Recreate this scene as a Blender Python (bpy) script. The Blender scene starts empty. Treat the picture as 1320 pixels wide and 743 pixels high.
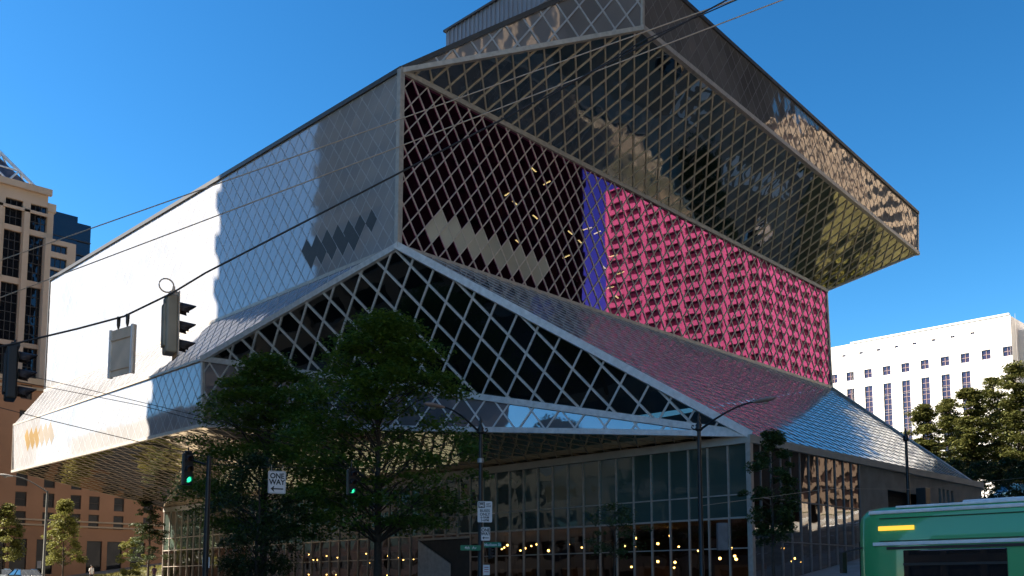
import bpy, math, random
from mathutils import Vector, Matrix
random.seed(7)
S = bpy.context.scene
COL = S.collection
V = Vector
R = math.radians
Z = V((0, 0, 1))

# ------------------------------------------------------------------ camera geometry
# world axes: +X runs up the side street, +Y along the avenue, Z up; eye at (0,0,1.7)
FPX, PITCH, EYE = 1252.0, R(6.0), V((0, 0, 1.7))
CY = 757 - FPX * math.tan(PITCH)
HD, RT = V((1, 1, 0)).normalized(), V((1, -1, 0)).normalized()
FW = HD * math.cos(PITCH) + Z * math.sin(PITCH)
UPV = -HD * math.sin(PITCH) + Z * math.cos(PITCH)
def ray(x, y): return RT * ((x - 660) / FPX) + UPV * ((CY - y) / FPX) + FW
def on(x, y, ax, val):
    d = ray(x, y); return EYE + d * ((val - EYE[ax]) / d[ax])
def at(x, y, dist):
    d = ray(x, y); return EYE + d * (dist / d.dot(HD))
def onplane(x, y, n, k):
    d = ray(x, y); return EYE + d * ((k - n.dot(EYE)) / n.dot(d))

# ------------------------------------------------------------------ objects
def tag(o, label=None, cat=None, group=None, kind=None):
    if label: o['label'] = label
    if cat: o['category'] = cat
    if group: o['group'] = group
    if kind: o['kind'] = kind
    return o
def empty(name, loc=(0, 0, 0), label=None, cat=None, group=None, rz=0):
    o = bpy.data.objects.new(name, None); COL.objects.link(o)
    o.location = loc; o.rotation_euler.z = rz; o.empty_display_size = .3
    return tag(o, label, cat, group)
def copy_tree(o, parent=None):
    c = o.copy(); COL.objects.link(c)
    if parent: c.parent = parent
    for ch in list(o.children): copy_tree(ch, c)
    return c
def origin_of(o):
    p = V((0, 0, 0))
    while o: p += o.location; o = o.parent
    return p

class MB:
    def __init__(s): s.v = []; s.f = []; s.m = []; s.smooth = []
    def add(s, vs, fs, mi=0, sm=False):
        b = len(s.v); s.v += [tuple(p) for p in vs]
        for f in fs: s.f.append([i + b for i in f]); s.m.append(mi); s.smooth.append(sm)
        return s
    def poly(s, pts, mi=0): return s.add(pts, [list(range(len(pts)))], mi)
    def box(s, x0, y0, z0, x1, y1, z1, mi=0):
        return s.add([(x0,y0,z0),(x1,y0,z0),(x1,y1,z0),(x0,y1,z0),(x0,y0,z1),(x1,y0,z1),(x1,y1,z1),(x0,y1,z1)],
            [[0,3,2,1],[4,5,6,7],[0,1,5,4],[1,2,6,5],[2,3,7,6],[3,0,4,7]], mi)
    def obox(s, c, ax, ay, az, mi=0):          # centre and three half-axis vectors
        c = V(c); vs = [c + ax*i + ay*j + az*k for k in (-1,1) for j in (-1,1) for i in (-1,1)]
        return s.add(vs, [[0,2,3,1],[4,5,7,6],[0,1,5,4],[1,3,7,5],[3,2,6,7],[2,0,4,6]], mi)
    def bar(s, a, b, n, w, d0, d1, mi=0):       # flat bar from a to b on plane of normal n
        a, b = V(a), V(b); t = (b - a)
        if t.length < 1e-4: return s
        t.normalize(); q = n.cross(t).normalized() * (w / 2)
        vs = [a-q+n*d0, a+q+n*d0, a+q+n*d1, a-q+n*d1, b-q+n*d0, b+q+n*d0, b+q+n*d1, b-q+n*d1]
        return s.add(vs, [[0,1,2,3],[7,6,5,4],[0,4,5,1],[1,5,6,2],[2,6,7,3],[3,7,4,0]], mi)
    def tube(s, pts, rs, n=8, mi=0, cap=True):
        pts = [V(p) for p in pts]; rings = []
        if not hasattr(rs, '__len__'): rs = [rs] * len(pts)
        for i, p in enumerate(pts):
            t = (pts[min(i+1, len(pts)-1)] - pts[max(i-1, 0)]).normalized()
            a = t.cross(Z if abs(t.z) < .95 else V((1,0,0))).normalized(); b = t.cross(a)
            rings.append([p + (a*math.cos(k*2*math.pi/n) + b*math.sin(k*2*math.pi/n)) * rs[i] for k in range(n)])
        vs = [q for r in rings for q in r]; fs = []
        for i in range(len(pts)-1):
            for k in range(n):
                fs.append([i*n+k, i*n+(k+1) % n, (i+1)*n+(k+1) % n, (i+1)*n+k])
        s.add(vs, fs, mi, True)
        if cap: s.add(rings[0], [list(range(n))[::-1]], mi); s.add(rings[-1], [list(range(n))], mi)
        return s
    def lathe(s, base, prof, n=14, mi=0):       # prof: (r, z)
        base = V(base); vs = []; fs = []
        for r, z in prof:
            for k in range(n):
                a = k*2*math.pi/n; vs.append(base + V((r*math.cos(a), r*math.sin(a), z)))
        for i in range(len(prof)-1):
            for k in range(n): fs.append([i*n+k, i*n+(k+1) % n, (i+1)*n+(k+1) % n, (i+1)*n+k])
        return s.add(vs, fs, mi, True)
    def ball(s, c, r, n=10, m=6, mi=0, sz=1):
        return s.lathe(c, [(max(1e-4, r*math.sin(math.pi*i/m)), -r*sz*math.cos(math.pi*i/m)) for i in range(m+1)], n, mi)
    def build(s, name, mats, parent=None, bevel=0):
        me = bpy.data.meshes.new(name); o = bpy.data.objects.new(name, me); COL.objects.link(o)
        off = origin_of(parent) if parent else V((0,0,0))
        me.from_pydata([(p[0]-off.x, p[1]-off.y, p[2]-off.z) for p in s.v], [], s.f)
        if not isinstance(mats, (list, tuple)): mats = [mats]
        for m in mats: me.materials.append(m)
        me.polygons.foreach_set('material_index', s.m); me.polygons.foreach_set('use_smooth', s.smooth)
        me.update()
        if parent: o.parent = parent
        if bevel:
            b = o.modifiers.new('bevel', 'BEVEL'); b.width = bevel; b.segments = 2; b.limit_method = 'ANGLE'; b.angle_limit = R(40)
        return o

# ------------------------------------------------------------------ materials
def newmat(name):
    m = bpy.data.materials.new(name); m.use_nodes = True; nt = m.node_tree; nt.nodes.clear()
    o = nt.nodes.new('ShaderNodeOutputMaterial'); return m, nt, o
def N(nt, t, **kw):
    n = nt.nodes.new('ShaderNode' + t)
    for k, v in kw.items(): setattr(n, k, v)
    return n
def noise_mul(nt, col, scale, amt, coord='Object', detail=4, island=0):
    """colour multiplied by a soft noise (dirt and wear) and by a random factor per panel"""
    tc = N(nt, 'TexCoord'); nz = N(nt, 'TexNoise'); nz.inputs['Scale'].default_value = scale; nz.inputs['Detail'].default_value = detail
    nt.links.new(tc.outputs[coord], nz.inputs['Vector'])
    mr = N(nt, 'MapRange'); mr.inputs['From Min'].default_value = .3; mr.inputs['From Max'].default_value = .7
    mr.inputs['To Min'].default_value = 1 - amt; mr.inputs['To Max'].default_value = 1 + amt
    nt.links.new(nz.outputs['Fac'], mr.inputs['Value']); f = mr.outputs['Result']
    if island:
        g = N(nt, 'NewGeometry'); m2 = N(nt, 'MapRange'); m2.inputs['To Min'].default_value = 1-island; m2.inputs['To Max'].default_value = 1+island
        nt.links.new(g.outputs['Random Per Island'], m2.inputs['Value'])
        mm = N(nt, 'Math', operation='MULTIPLY'); nt.links.new(f, mm.inputs[0]); nt.links.new(m2.outputs['Result'], mm.inputs[1]); f = mm.outputs[0]
    vm = N(nt, 'VectorMath', operation='SCALE'); vm.inputs[0].default_value = col[:3]; nt.links.new(f, vm.inputs['Scale'])
    return vm.outputs['Vector']
def mat(name, col, rough=.6, metal=0, spec=.5, ns=3, na=.15, bump=0, bs=30, island=0, coord='Object', coat=0):
    m, nt, out = newmat(name); b = N(nt, 'BsdfPrincipled')
    b.inputs['Roughness'].default_value = rough; b.inputs['Metallic'].default_value = metal; b.inputs['Specular IOR Level'].default_value = spec
    b.inputs['Coat Weight'].default_value = coat
    if na or island: nt.links.new(noise_mul(nt, col, ns, na, coord, island=island), b.inputs['Base Color'])
    else: b.inputs['Base Color'].default_value = (*col[:3], 1)
    if bump:
        tc = N(nt, 'TexCoord'); nz = N(nt, 'TexNoise'); nz.inputs['Scale'].default_value = bs; nz.inputs['Detail'].default_value = 3
        bp = N(nt, 'Bump'); bp.inputs['Strength'].default_value = bump; bp.inputs['Distance'].default_value = .05
        nt.links.new(tc.outputs[coord], nz.inputs['Vector']); nt.links.new(nz.outputs['Fac'], bp.inputs['Height']); nt.links.new(bp.outputs['Normal'], b.inputs['Normal'])
    nt.links.new(b.outputs[0], out.inputs[0]); return m
def emit(name, col, st):
    m, nt, out = newmat(name); e = N(nt, 'Emission'); e.inputs[0].default_value = (*col, 1); e.inputs[1].default_value = st
    nt.links.new(e.outputs[0], out.inputs[0]); return m
def facade(name, base, gloss, f0, f1, rough=.02, transp=0, wave=.02, ws=.5, ns=.15, na=.2, island=.12, pw=0):
    """coated glass: dull body under a mirror coat (f0 head-on, f1 at grazing), partly see-through, slightly wavy"""
    m, nt, out = newmat(name)
    d = N(nt, 'BsdfDiffuse'); nt.links.new(noise_mul(nt, base, ns, na, island=island), d.inputs['Color'])
    g = N(nt, 'BsdfGlossy'); g.inputs['Color'].default_value = (*gloss, 1); g.inputs['Roughness'].default_value = rough
    lw = N(nt, 'LayerWeight'); lw.inputs['Blend'].default_value = .5 if pw else .35; fo = lw.outputs['Facing']
    if pw:
        pn = N(nt, 'Math', operation='POWER'); nt.links.new(fo, pn.inputs[0]); pn.inputs[1].default_value = pw; fo = pn.outputs[0]
    mr = N(nt, 'MapRange'); mr.inputs['To Min'].default_value = f0; mr.inputs['To Max'].default_value = f1
    nt.links.new(fo, mr.inputs['Value'])
    body = d.outputs[0]
    if transp:
        t = N(nt, 'BsdfTransparent'); t.inputs[0].default_value = (.75, .8, .78, 1); mx = N(nt, 'MixShader'); mx.inputs[0].default_value = transp
        nt.links.new(d.outputs[0], mx.inputs[1]); nt.links.new(t.outputs[0], mx.inputs[2]); body = mx.outputs[0]
    mx = N(nt, 'MixShader'); nt.links.new(mr.outputs['Result'], mx.inputs[0]); nt.links.new(body, mx.inputs[1]); nt.links.new(g.outputs[0], mx.inputs[2])
    if wave:
        tc = N(nt, 'TexCoord'); nz = N(nt, 'TexNoise'); nz.inputs['Scale'].default_value = ws; nz.inputs['Detail'].default_value = 1.5
        bp = N(nt, 'Bump'); bp.inputs['Strength'].default_value = 1; bp.inputs['Distance'].default_value = wave
        nt.links.new(tc.outputs['Object'], nz.inputs['Vector']); nt.links.new(nz.outputs['Fac'], bp.inputs['Height']); nt.links.new(bp.outputs['Normal'], g.inputs['Normal'])
    nt.links.new(mx.outputs[0], out.inputs[0]); return m
def leafmat(name, c1, c2, trans=.3):
    m, nt, out = newmat(name); g = N(nt, 'NewGeometry'); mix = N(nt, 'Mix', data_type='RGBA')
    mix.inputs['A'].default_value = (*c1, 1); mix.inputs['B'].default_value = (*c2, 1)
    nt.links.new(g.outputs['Random Per Island'], mix.inputs['Factor'])
    b = N(nt, 'BsdfPrincipled'); b.inputs['Roughness'].default_value = .55; b.inputs['Specular IOR Level'].default_value = .3
    t = N(nt, 'BsdfTranslucent'); mx = N(nt, 'MixShader'); mx.inputs[0].default_value = trans
    nt.links.new(mix.outputs['Result'], b.inputs['Base Color']); nt.links.new(mix.outputs['Result'], t.inputs['Color'])
    nt.links.new(b.outputs[0], mx.inputs[1]); nt.links.new(t.outputs[0], mx.inputs[2]); nt.links.new(mx.outputs[0], out.inputs[0]); return m

M = {}
M['west'] = facade('pale_mesh_glass', (.47,.46,.46), (.45,.47,.50), .04, .55, rough=.05, wave=.005, island=.05, na=.08)
M['pink'] = facade('rose_coated_glass', (.010,.006,.010), (.66,.13,.42), .36, .92, transp=.3, wave=.0025, ws=.5)
M['dark'] = facade('dark_glass', (.008,.009,.010), (.75,.85,.85), .08, .9, transp=.3, wave=.012)
M['soffit'] = facade('soffit_glass', (.010,.010,.009), (.9,.80,.66), .38, .85, transp=0, wave=.05, ws=.35)
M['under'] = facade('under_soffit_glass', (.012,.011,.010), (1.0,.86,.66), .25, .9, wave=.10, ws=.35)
M['fascia'] = facade('fascia_glass', (.25,.225,.215), (.75,.68,.60), .06, .62, rough=.03, wave=.02)
M['slope_w'] = facade('west_sloping_mesh_glass', (.50,.50,.52), (.6,.62,.66), .10, .85, rough=.08, wave=.03, ws=.9, island=.1)
M['slope'] = facade('sloping_mesh_glass', (.34,.32,.315), (.95,.95,.95), .03, .72, rough=.085, wave=.006, ws=.9, island=.15, pw=2.2)
M['belt'] = facade('belt_glass', (.20,.20,.22), (.8,.83,.88), .25, .9, wave=.01)
M['lobby_hi'] = facade('lobby_upper_glass', (.072,.10,.085), (.8,.95,.9), .10, .7, wave=.02)
M['lobby_lo'] = facade('lobby_lower_glass', (.008,.006,.006), (.8,.8,.8), .06, .9, transp=.75, wave=.01)
M['bar_light'] = mat('pale_aluminium', (.70,.61,.51), .45, .2)
M['bar_west'] = mat('blue_grey_aluminium', (.46,.46,.47), .5, 0)
M['bar_lob'] = mat('lobby_mullion_aluminium', (.46,.40,.34), .5, .1)
M['bar_und'] = mat('shade_painted_bronze', (.34,.27,.19), .5, .2)  # darker copy of the soffit bronze, lower soffit shade put into its colour
M['bar_sof'] = mat('bronze_aluminium', (.60,.51,.39), .45, .3)
M['bar_white'] = mat('white_painted_steel', (.74,.74,.73), .45)
M['bar_dim'] = mat('grey_aluminium', (.24,.22,.21), .5, .1)
M['trim'] = mat('edge_aluminium', (.56,.50,.43), .5, .2)
M['coping'] = mat('dark_coping', (.06,.055,.05), .5)
M['beige_panel'] = facade('beige_panel', (.62,.55,.42), (.8,.8,.7), .03, .3, wave=.005, island=.06)
M['slate_panel'] = mat('slate_panel', (.10,.105,.11), .6, na=.05, spec=.2)
M['sand_panel'] = facade('sand_panel', (.36,.25,.12), (.8,.8,.8), .02, .3, wave=.005)
M['concrete'] = mat('board_marked_concrete', (.30,.27,.23), .85, ns=.8, na=.18, bump=.2, bs=6)
M['beam'] = mat('grey_fascia_beam', (.46,.42,.36), .7, ns=1, na=.12)
M['dark_int'] = mat('dark_interior', (.05,.035,.03), .8)
M['int_red'] = mat('warm_dark_interior', (.07,.03,.022), .7)
M['black'] = mat('black_metal', (.012,.012,.012), .45)
M['corr'] = mat('ribbed_grey_cladding', (.27,.28,.31), .5, .2, ns=.5, na=.06)
M['roof'] = mat('grey_roofing', (.25,.25,.25), .9)
M['white_portal'] = mat('white_plaster', (.55,.54,.52), .7)

# ------------------------------------------------------------------ ground
def g(x, y):
    a = max(0, x - 50); k = a + .5 if a > 0 else 0
    rise = .15 * (a if a < 75 else 75 + (a - 75) * .45)
    return .0165 * max(-20, min(y, 150)) + .010 * min(x, 50) + rise
M['asphalt'] = mat('asphalt', (.055,.053,.05), .85, ns=.4, na=.25, bump=.15, bs=60)
M['conc_road'] = mat('concrete_road', (.22,.18,.14), .85, ns=.25, na=.3, bump=.1, bs=40)
M['pave'] = mat('pavement_concrete', (.32,.30,.27), .85, ns=.7, na=.2, bump=.1, bs=40)
M['paint'] = mat('road_paint', (.72,.71,.68), .7, ns=4, na=.15)
M['lawn'] = mat('lawn_turf', (.075,.075,.030), .95, ns=.6, na=.35, bump=.5, bs=25)
M['earth'] = mat('ground_earth', (.16,.15,.13), .95, ns=.1, na=.2)
FX0, FX1, FY0, FY1 = 52.7, 92.0, 31.9, 111.5     # library footprint
def sheet(xs, ys, dz, skip=None, skirt=0):
    m = MB(); nx = len(xs)
    m.add([(x, y, g(x, y) + dz) for y in ys for x in xs], [[j*nx+i, j*nx+i+1, (j+1)*nx+i+1, (j+1)*nx+i]
        for j in range(len(ys)-1) for i in range(nx-1) if not (skip and skip((xs[i]+xs[i+1])/2, (ys[j]+ys[j+1])/2))])
    if skirt:
        rim = [(x, ys[0]) for x in xs] + [(xs[-1], y) for y in ys[1:]] + [(x, ys[-1]) for x in xs[::-1][1:]] + [(xs[0], y) for y in ys[::-1][1:]]
        for a, b in zip(rim, rim[1:]): m.poly([(*a, g(*a)+dz), (*a, g(*a)+dz-skirt), (*b, g(*b)+dz-skirt), (*b, g(*b)+dz)])
    return m
def span(a, b, st):
    n = max(1, round((b-a)/st)); return [a + (b-a)*i/n for i in range(n+1)]
infoot = lambda x, y: FX0 < x < FX1 and FY0 < y < FY1
xs = [-3000,-800,-200,-80] + span(-40, 50, 10) + [52.7] + span(56, 92, 6) + span(98, 200, 8) + [260, 400, 900, 3000]
ys = [-3000,-800,-200,-80] + span(-40, 26, 6) + [31.9] + span(40, 111.5, 6.5) + span(118, 200, 9) + [260, 500, 1200, 3000]
tag(sheet(xs, ys, -.004, infoot).build('ground', M['earth']), kind='structure')
AV0, AV1, ST0, ST1, F50, F51, SP0, SP1 = 14.0, 30.5, 10.0, 26.5, 108.0, 124.0, 126.0, 138.0
tag(sheet(span(AV0, AV1, 4), span(-120, 170, 6), .004).build('avenue_road', M['asphalt']), kind='structure')
tag(sheet([*span(-80, AV0, 10)], span(ST0, ST1, 5), .004).build('side_street_road', M['asphalt']), kind='structure')
tag(sheet([*span(AV1, 50, 6), *span(56, 107, 6), F50], span(ST0, ST1, 5), .004).build('side_street_road', M['conc_road']), kind='structure')
tag(sheet(span(F50, F51, 4), span(-120, 170, 6), .004).build('upper_avenue_road', M['conc_road']), kind='structure')
for nm, x0, x1, y0, y1 in (('pavement', -60, AV0, ST1, 124), ('pavement', -60, AV0, -60, ST0), ('pavement', AV1, F50, -60, ST0)):
    tag(sheet(sorted(set(span(x0, x1, 6) + [v for v in (50., 56.) if x0 < v < x1])), span(y0, y1, 6), .13, skirt=.2).build(nm, M['pave']), kind='structure')
m_ = sheet(sorted([AV1, 36, 44, 50] + [52.7] + span(58, 92, 6) + [98, 103, F50]), [ST1, 31.9] + span(38, 111.5, 7) + [118, 124], .13, infoot, .2)
tag(m_.build('pavement', M['pave']), kind='structure')
mk = MB()
def stripe(x0, y0, x1, y1, dz=.010):
    for a in span(x0, x1, 5)[:-1]:
        b = min(x1, a + (x1-x0)/max(1, round((x1-x0)/5)))
        mk.poly([(a, y0, g(a, y0)+dz), (b, y0, g(b, y0)+dz), (b, y1, g(b, y1)+dz), (a, y1, g(a, y1)+dz)])
for x0 in (F50-5.0, F51+2.0, AV0-4.5, AV1+1.5):
    for i in range(9): stripe(x0, ST0+.8+i*1.75, x0+3, ST0+1.6+i*1.75)
for y0 in (ST0-4.5, ST1+1.2):
    for x0, x1 in ((AV0, AV1), (F50, F51)):
        for i in range(9): stripe(x0+.7+i*1.75, y0, x0+1.5+i*1.75, y0+3)
for i in range(11): stripe(AV1+9+i*7, 18.1, AV1+12+i*7, 18.3)
stripe(F50-8, ST0+.5, F50-7.4, ST1-.5)
tag(mk.build('road_markings', M['paint']), kind='structure')
ln = sheet(span(127, 186, 6), span(-40, 120, 8), .16, skirt=.3); tag(ln.build('lawn', M['lawn']), kind='structure')
bank = MB(); nx_ = 15
bx, by = span(44, 66, 1.6), span(115, 124, 1.5)
bank.add([(x, y, g(x, y) + .12 + .75*math.sin(math.pi*(x-44)/22)*math.sin(math.pi*(y-115)/9)) for y in by for x in bx],
         [[j*len(bx)+i, j*len(bx)+i+1, (j+1)*len(bx)+i+1, (j+1)*len(bx)+i] for j in range(len(by)-1) for i in range(len(bx)-1)])
tag(bank.build('grass_bank', M['lawn']), kind='structure')
gb = MB()
for _ in range(5000):
    x, y = random.uniform(44.5, 65.5), random.uniform(115.3, 123.7)
    z = g(x, y) + .1 + .75*math.sin(math.pi*(x-44)/22)*math.sin(math.pi*(y-115)/9)
    a = random.uniform(0, 6.28); w = .05; hh = random.uniform(.15, .4); dx, dy = math.cos(a)*w, math.sin(a)*w
    gb.add([(x-dx, y-dy, z), (x+dx, y+dy, z), (x+random.uniform(-.12,.12), y+random.uniform(-.12,.12), z+hh)], [[0,1,2]])
M['grass'] = leafmat('dry_grass', (.16,.17,.04), (.30,.25,.08), .3)
tag(gb.build('grass', M['grass']), 'dry sunlit grass growing on the bank below the pink brick building', 'grass', kind='stuff')

# ------------------------------------------------------------------ the library
VW, UB = 39.5, 50.3
Qt, Qb = on(517,92,0,VW), on(513,318,0,VW)
BLt, BLb = on(65,362,0,VW), on(58,504,0,VW)
BRt, BRb = on(1065,375,1,UB), on(1072,500,1,UB)
VP_ = 35.7
Pt, Pb, PLb = on(262,463,0,VP_), on(262,548,0,VP_), on(16,608,0,VP_)
L = on(965,560,0,FX0); UL = L.y
E = on(1265,630,1,UL)
LL = on(213,655,0,FX0)
def pl(a, b, c):
    n = (b-a).cross(c-a).normalized(); return n, n.dot(a)
PLt = onplane(18,548,*pl(Qb,BLb,Pt))
F = at(828,37,69.0)
G = onplane(1183,327,*pl(Qt,BRt,F))
Ft, Gt = at(828,-45,69.0), None
# fascia of the roof slab: vertical-ish plane through F, G and Ft
Gt = onplane(1183,276,*pl(F,G,Ft))
CEN = V((72, 72, 20))
lib = empty('library_building', (FX0, FY0, 1.2), 'faceted glass and steel library with diamond lattice and overhanging upper floors', 'library')
lib.location = (FX0, FY0, 1.2)

def clip_poly(poly, fn):       # keep where fn(p) >= 0
    out = []
    for i in range(len(poly)):
        a, b = poly[i], poly[(i+1) % len(poly)]; fa, fb = fn(a), fn(b)
        if fa >= 0: out.append(a)
        if (fa >= 0) != (fb >= 0):
            t = fa/(fa-fb); out.append((a[0]+(b[0]-a[0])*t, a[1]+(b[1]-a[1])*t))
    return out
class Face:
    def __init__(s, pts, rot=0, e1=None):
        s.pts = [V(p) for p in pts]; c = sum(s.pts, V((0,0,0)))/len(pts)
        n = V((0,0,0))
        for i in range(len(pts)): n += (s.pts[i]-c).cross(s.pts[(i+1) % len(pts)]-c)
        n.normalize()
        if n.dot(c-CEN) < 0: n = -n; s.pts.reverse()
        s.n, s.c = n, c
        s.e1 = (e1 - n*e1.dot(n)).normalized() if e1 else Z.cross(n).normalized()
        s.e1 = Matrix.Rotation(rot, 3, n) @ s.e1; s.e2 = n.cross(s.e1)
        s.p2 = [s.to2(p) for p in s.pts]
        s.dev = max(abs((p-c).dot(n)) for p in s.pts)
    def to2(s, p): d = p - s.c; return (d.dot(s.e1), d.dot(s.e2))
    def to3(s, q, o=0): return s.c + s.e1*q[0] + s.e2*q[1] + s.n*o
    def inside(s):
        p = s.p2; A = sum(p[i][0]*p[(i+1) % len(p)][1]-p[(i+1) % len(p)][0]*p[i][1] for i in range(len(p)))
        return 1 if A > 0 else -1
    def seg(s, o, d):            # clip an infinite line to the polygon
        sg = s.inside(); t0, t1 = -1e9, 1e9; p = s.p2
        for i in range(len(p)):
            a, b = p[i], p[(i+1) % len(p)]; ex, ey = b[0]-a[0], b[1]-a[1]
            nx, ny = -ey*sg, ex*sg
            den = nx*d[0]+ny*d[1]; num = nx*(o[0]-a[0])+ny*(o[1]-a[1])
            if abs(den) < 1e-9:
                if num < 0: return None
                continue
            t = -num/den
            if den > 0: t0 = max(t0, t)
            else: t1 = min(t1, t)
        return (t0, t1) if t1 - t0 > .02 else None
def diagrid(name, pts, glass, bar, w, H, bw=.09, bd=.07, rot=0, e1=None, tilt=.003, bias=0, panels=None, pmat=None, plabel=None, parent=lib, org=(0,0), pname='patterned_panel'):
    fc = Face(pts, rot, e1); sg = fc.inside()
    ss = [(q[0]-org[0])/w + (q[1]-org[1])/H for q in fc.p2]; dd = [(q[0]-org[0])/w - (q[1]-org[1])/H for q in fc.p2]
    gl = MB(); special = set(); pm = []
    if panels:
        for (x, y, cnt, da, db) in panels:
            n, k = fc.n, fc.n.dot(fc.c); q = fc.to2(onplane(x, y, n, k))
            a0, b0 = math.floor((q[0]-org[0])/w+(q[1]-org[1])/H), math.floor((q[0]-org[0])/w-(q[1]-org[1])/H)
            for i in range(cnt): special.add((a0+i+da, b0+i+db))
    for a in range(math.floor(min(ss)), math.ceil(max(ss))):
        for b in range(math.floor(min(dd)), math.ceil(max(dd))):
            def P(aa, bb): return (org[0]+w*(aa+bb)/2, org[1]+H*(aa-bb)/2)
            poly = [P(a,b), P(a+1,b), P(a+1,b+1), P(a,b+1)]
            if sg < 0: pass
            for i in range(len(fc.p2)):
                p, q = fc.p2[i], fc.p2[(i+1) % len(fc.p2)]
                poly = clip_poly(poly, lambda z, p=p, q=q: sg*((q[0]-p[0])*(z[1]-p[1])-(q[1]-p[1])*(z[0]-p[0])))
                if len(poly) < 3: break
            if len(poly) < 3: continue
            area = abs(sum(poly[i][0]*poly[(i+1) % len(poly)][1]-poly[(i+1) % len(poly)][0]*poly[i][1] for i in range(len(poly))))/2
            if area < .004: continue
            c0 = P(a+.5, b+.5); r1, r2 = random.gauss(0, tilt), bias + random.gauss(0, tilt)
            p3 = [fc.to3(q, (q[0]-c0[0])*r1 + (q[1]-c0[1])*r2) for q in poly]
            if (a, b) in special: mm = MB(); mm.poly([p + fc.n*.012 for p in p3]); pm.append(mm)
            gl.poly(p3)
    o = gl.build(name, glass, parent)
    bm = MB()
    for fam in (0, 1):
        vals = ss if fam == 0 else dd
        for k in range(math.ceil(min(vals)), math.floor(max(vals))+1):
            if fam == 0: o2, d2 = (org[0]+k*w, org[1]), (w, -H)
            else: o2, d2 = (org[0]+k*w, org[1]), (w, H)
            t = fc.seg(o2, d2)
            if t:
                a = (o2[0]+d2[0]*t[0], o2[1]+d2[1]*t[0]); b = (o2[0]+d2[0]*t[1], o2[1]+d2[1]*t[1])
                bm.bar(fc.to3(a), fc.to3(b), fc.n, bw, -.03, bd - .004*fam)
    for i in range(len(fc.p2)):
        a, b = fc.p2[i], fc.p2[(i+1) % len(fc.p2)]; bm.bar(fc.to3(a), fc.to3(b), fc.n, bw*1.4, -.027, bd - .007 - .0007*i)
    bm.build('mullion_grid', bar, o)
    for mm in pm:
        q = mm.build(pname, pmat, o)
        if plabel: q['label'] = plabel
    return fc
diagrid('west_glass_facade', [BLb, Qb, Qt, BLt], M['west'], M['bar_west'], 1.36, 1.72, .07, .012, tilt=.0012, panels=[(396,310,7,0,0),(396,310,5,0,1)], pmat=M['slate_panel'], plabel='dark slate diamond panel')
diagrid('rose_glass_facade', [Qb, BRb, BRt, Qt], M['pink'], M['bar_light'], 1.33, 1.85, .075, .07, rot=R(-4), tilt=.0006, panels=[(558.4,294.6,9,0,0),(558.4,294.6,9,1,0)], pmat=M['beige_panel'], plabel='beige diamond panel')
diagrid('sloping_glass_facade', [BLb, Qb, Pt, PLt], M['slope_w'], M['bar_west'], 1.36, 1.8, .06, .02)
diagrid('west_glass_facade', [Pb, Pt, PLt, PLb], M['west'], M['bar_west'], 1.36, 1.72, .07, .012, tilt=.0012, panels=[(33,566,6,0,0),(33,566,6,0,1)], pmat=M['sand_panel'], plabel='sand coloured diamond panel')
diagrid('dark_glass_facade', [Qb, Pt, L], M['dark'], M['bar_white'], 2.05, 2.75, .13, .11)
diagrid('belt_glass_facade', [Pt, Pb, L], M['belt'], M['bar_white'], 2.05, 2.75, .11, .08)
diagrid('sloping_glass_facade', [Qb, L, E, BRb], M['slope'], M['bar_west'], 1.33, 1.85, .045, .012, tilt=.005, bias=-.05)
diagrid('glass_soffit', [Qt, F, G, BRt], M['soffit'], M['bar_sof'], 1.5, 2.3, .10, .08, e1=V((1,0,0)), rot=R(10), tilt=.004)
diagrid('fascia_glass', [F, G, Gt, Ft], M['fascia'], M['bar_dim'], 1.36, 1.8, .045, .02)
diagrid('fascia_glass', [Qt, F, Ft], M['fascia'], M['bar_west'], 1.9, 2.5, .12, .08)
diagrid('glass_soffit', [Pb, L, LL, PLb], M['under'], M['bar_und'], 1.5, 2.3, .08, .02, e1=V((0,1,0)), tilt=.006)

edge = MB(); 
def beam(mb, a, b, w, h=None, n=None):
    a, b = V(a), V(b); t = (b-a).normalized(); n = n or Z
    q = n.cross(t)
    if q.length < .1: q = V((1,0,0)).cross(t)
    q.normalize(); u = t.cross(q).normalized(); c = (a+b)/2
    mb.obox(c, t*((b-a).length/2+w*.3), q*(w/2), u*((h or w)/2))
for a, b, w in ((Qt,Qb,.38),(Qb,BLb,.25),(Pt,Pb,.3),(Pb,PLb,.25),(PLb,PLt,.2),(Pt,PLt,.2),(Qt,F,.34),(F,G,.4),(G,BRt,.25),(Qt,BRt,.42),(BRt,BRb,.25),(Qb,BRb,.3),(F,Ft,.25),(G,Gt,.2),(E,BRb,.25)):
    beam(edge, a, b, w)
edge.build('edge_trim', M['trim'], lib)
ew = MB()
for a, b, w in ((Qb,L,.5),(Qb,Pt,.42),(Pt,L,.42),(Pb,L,.36)): beam(ew, a, b, w)
ew.build('edge_trim', M['bar_white'], lib)['label'] = 'thick white steel edge'
cp = MB()
for a, b in ((Qt,BLt),(Qt,Ft),(Ft,Gt)): beam(cp, a + V((0,0,.12)), b + V((0,0,.12)), .3, .35)
beam(cp, BLt, BLb, .2)
cp.build('coping', M['coping'], lib)
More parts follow.
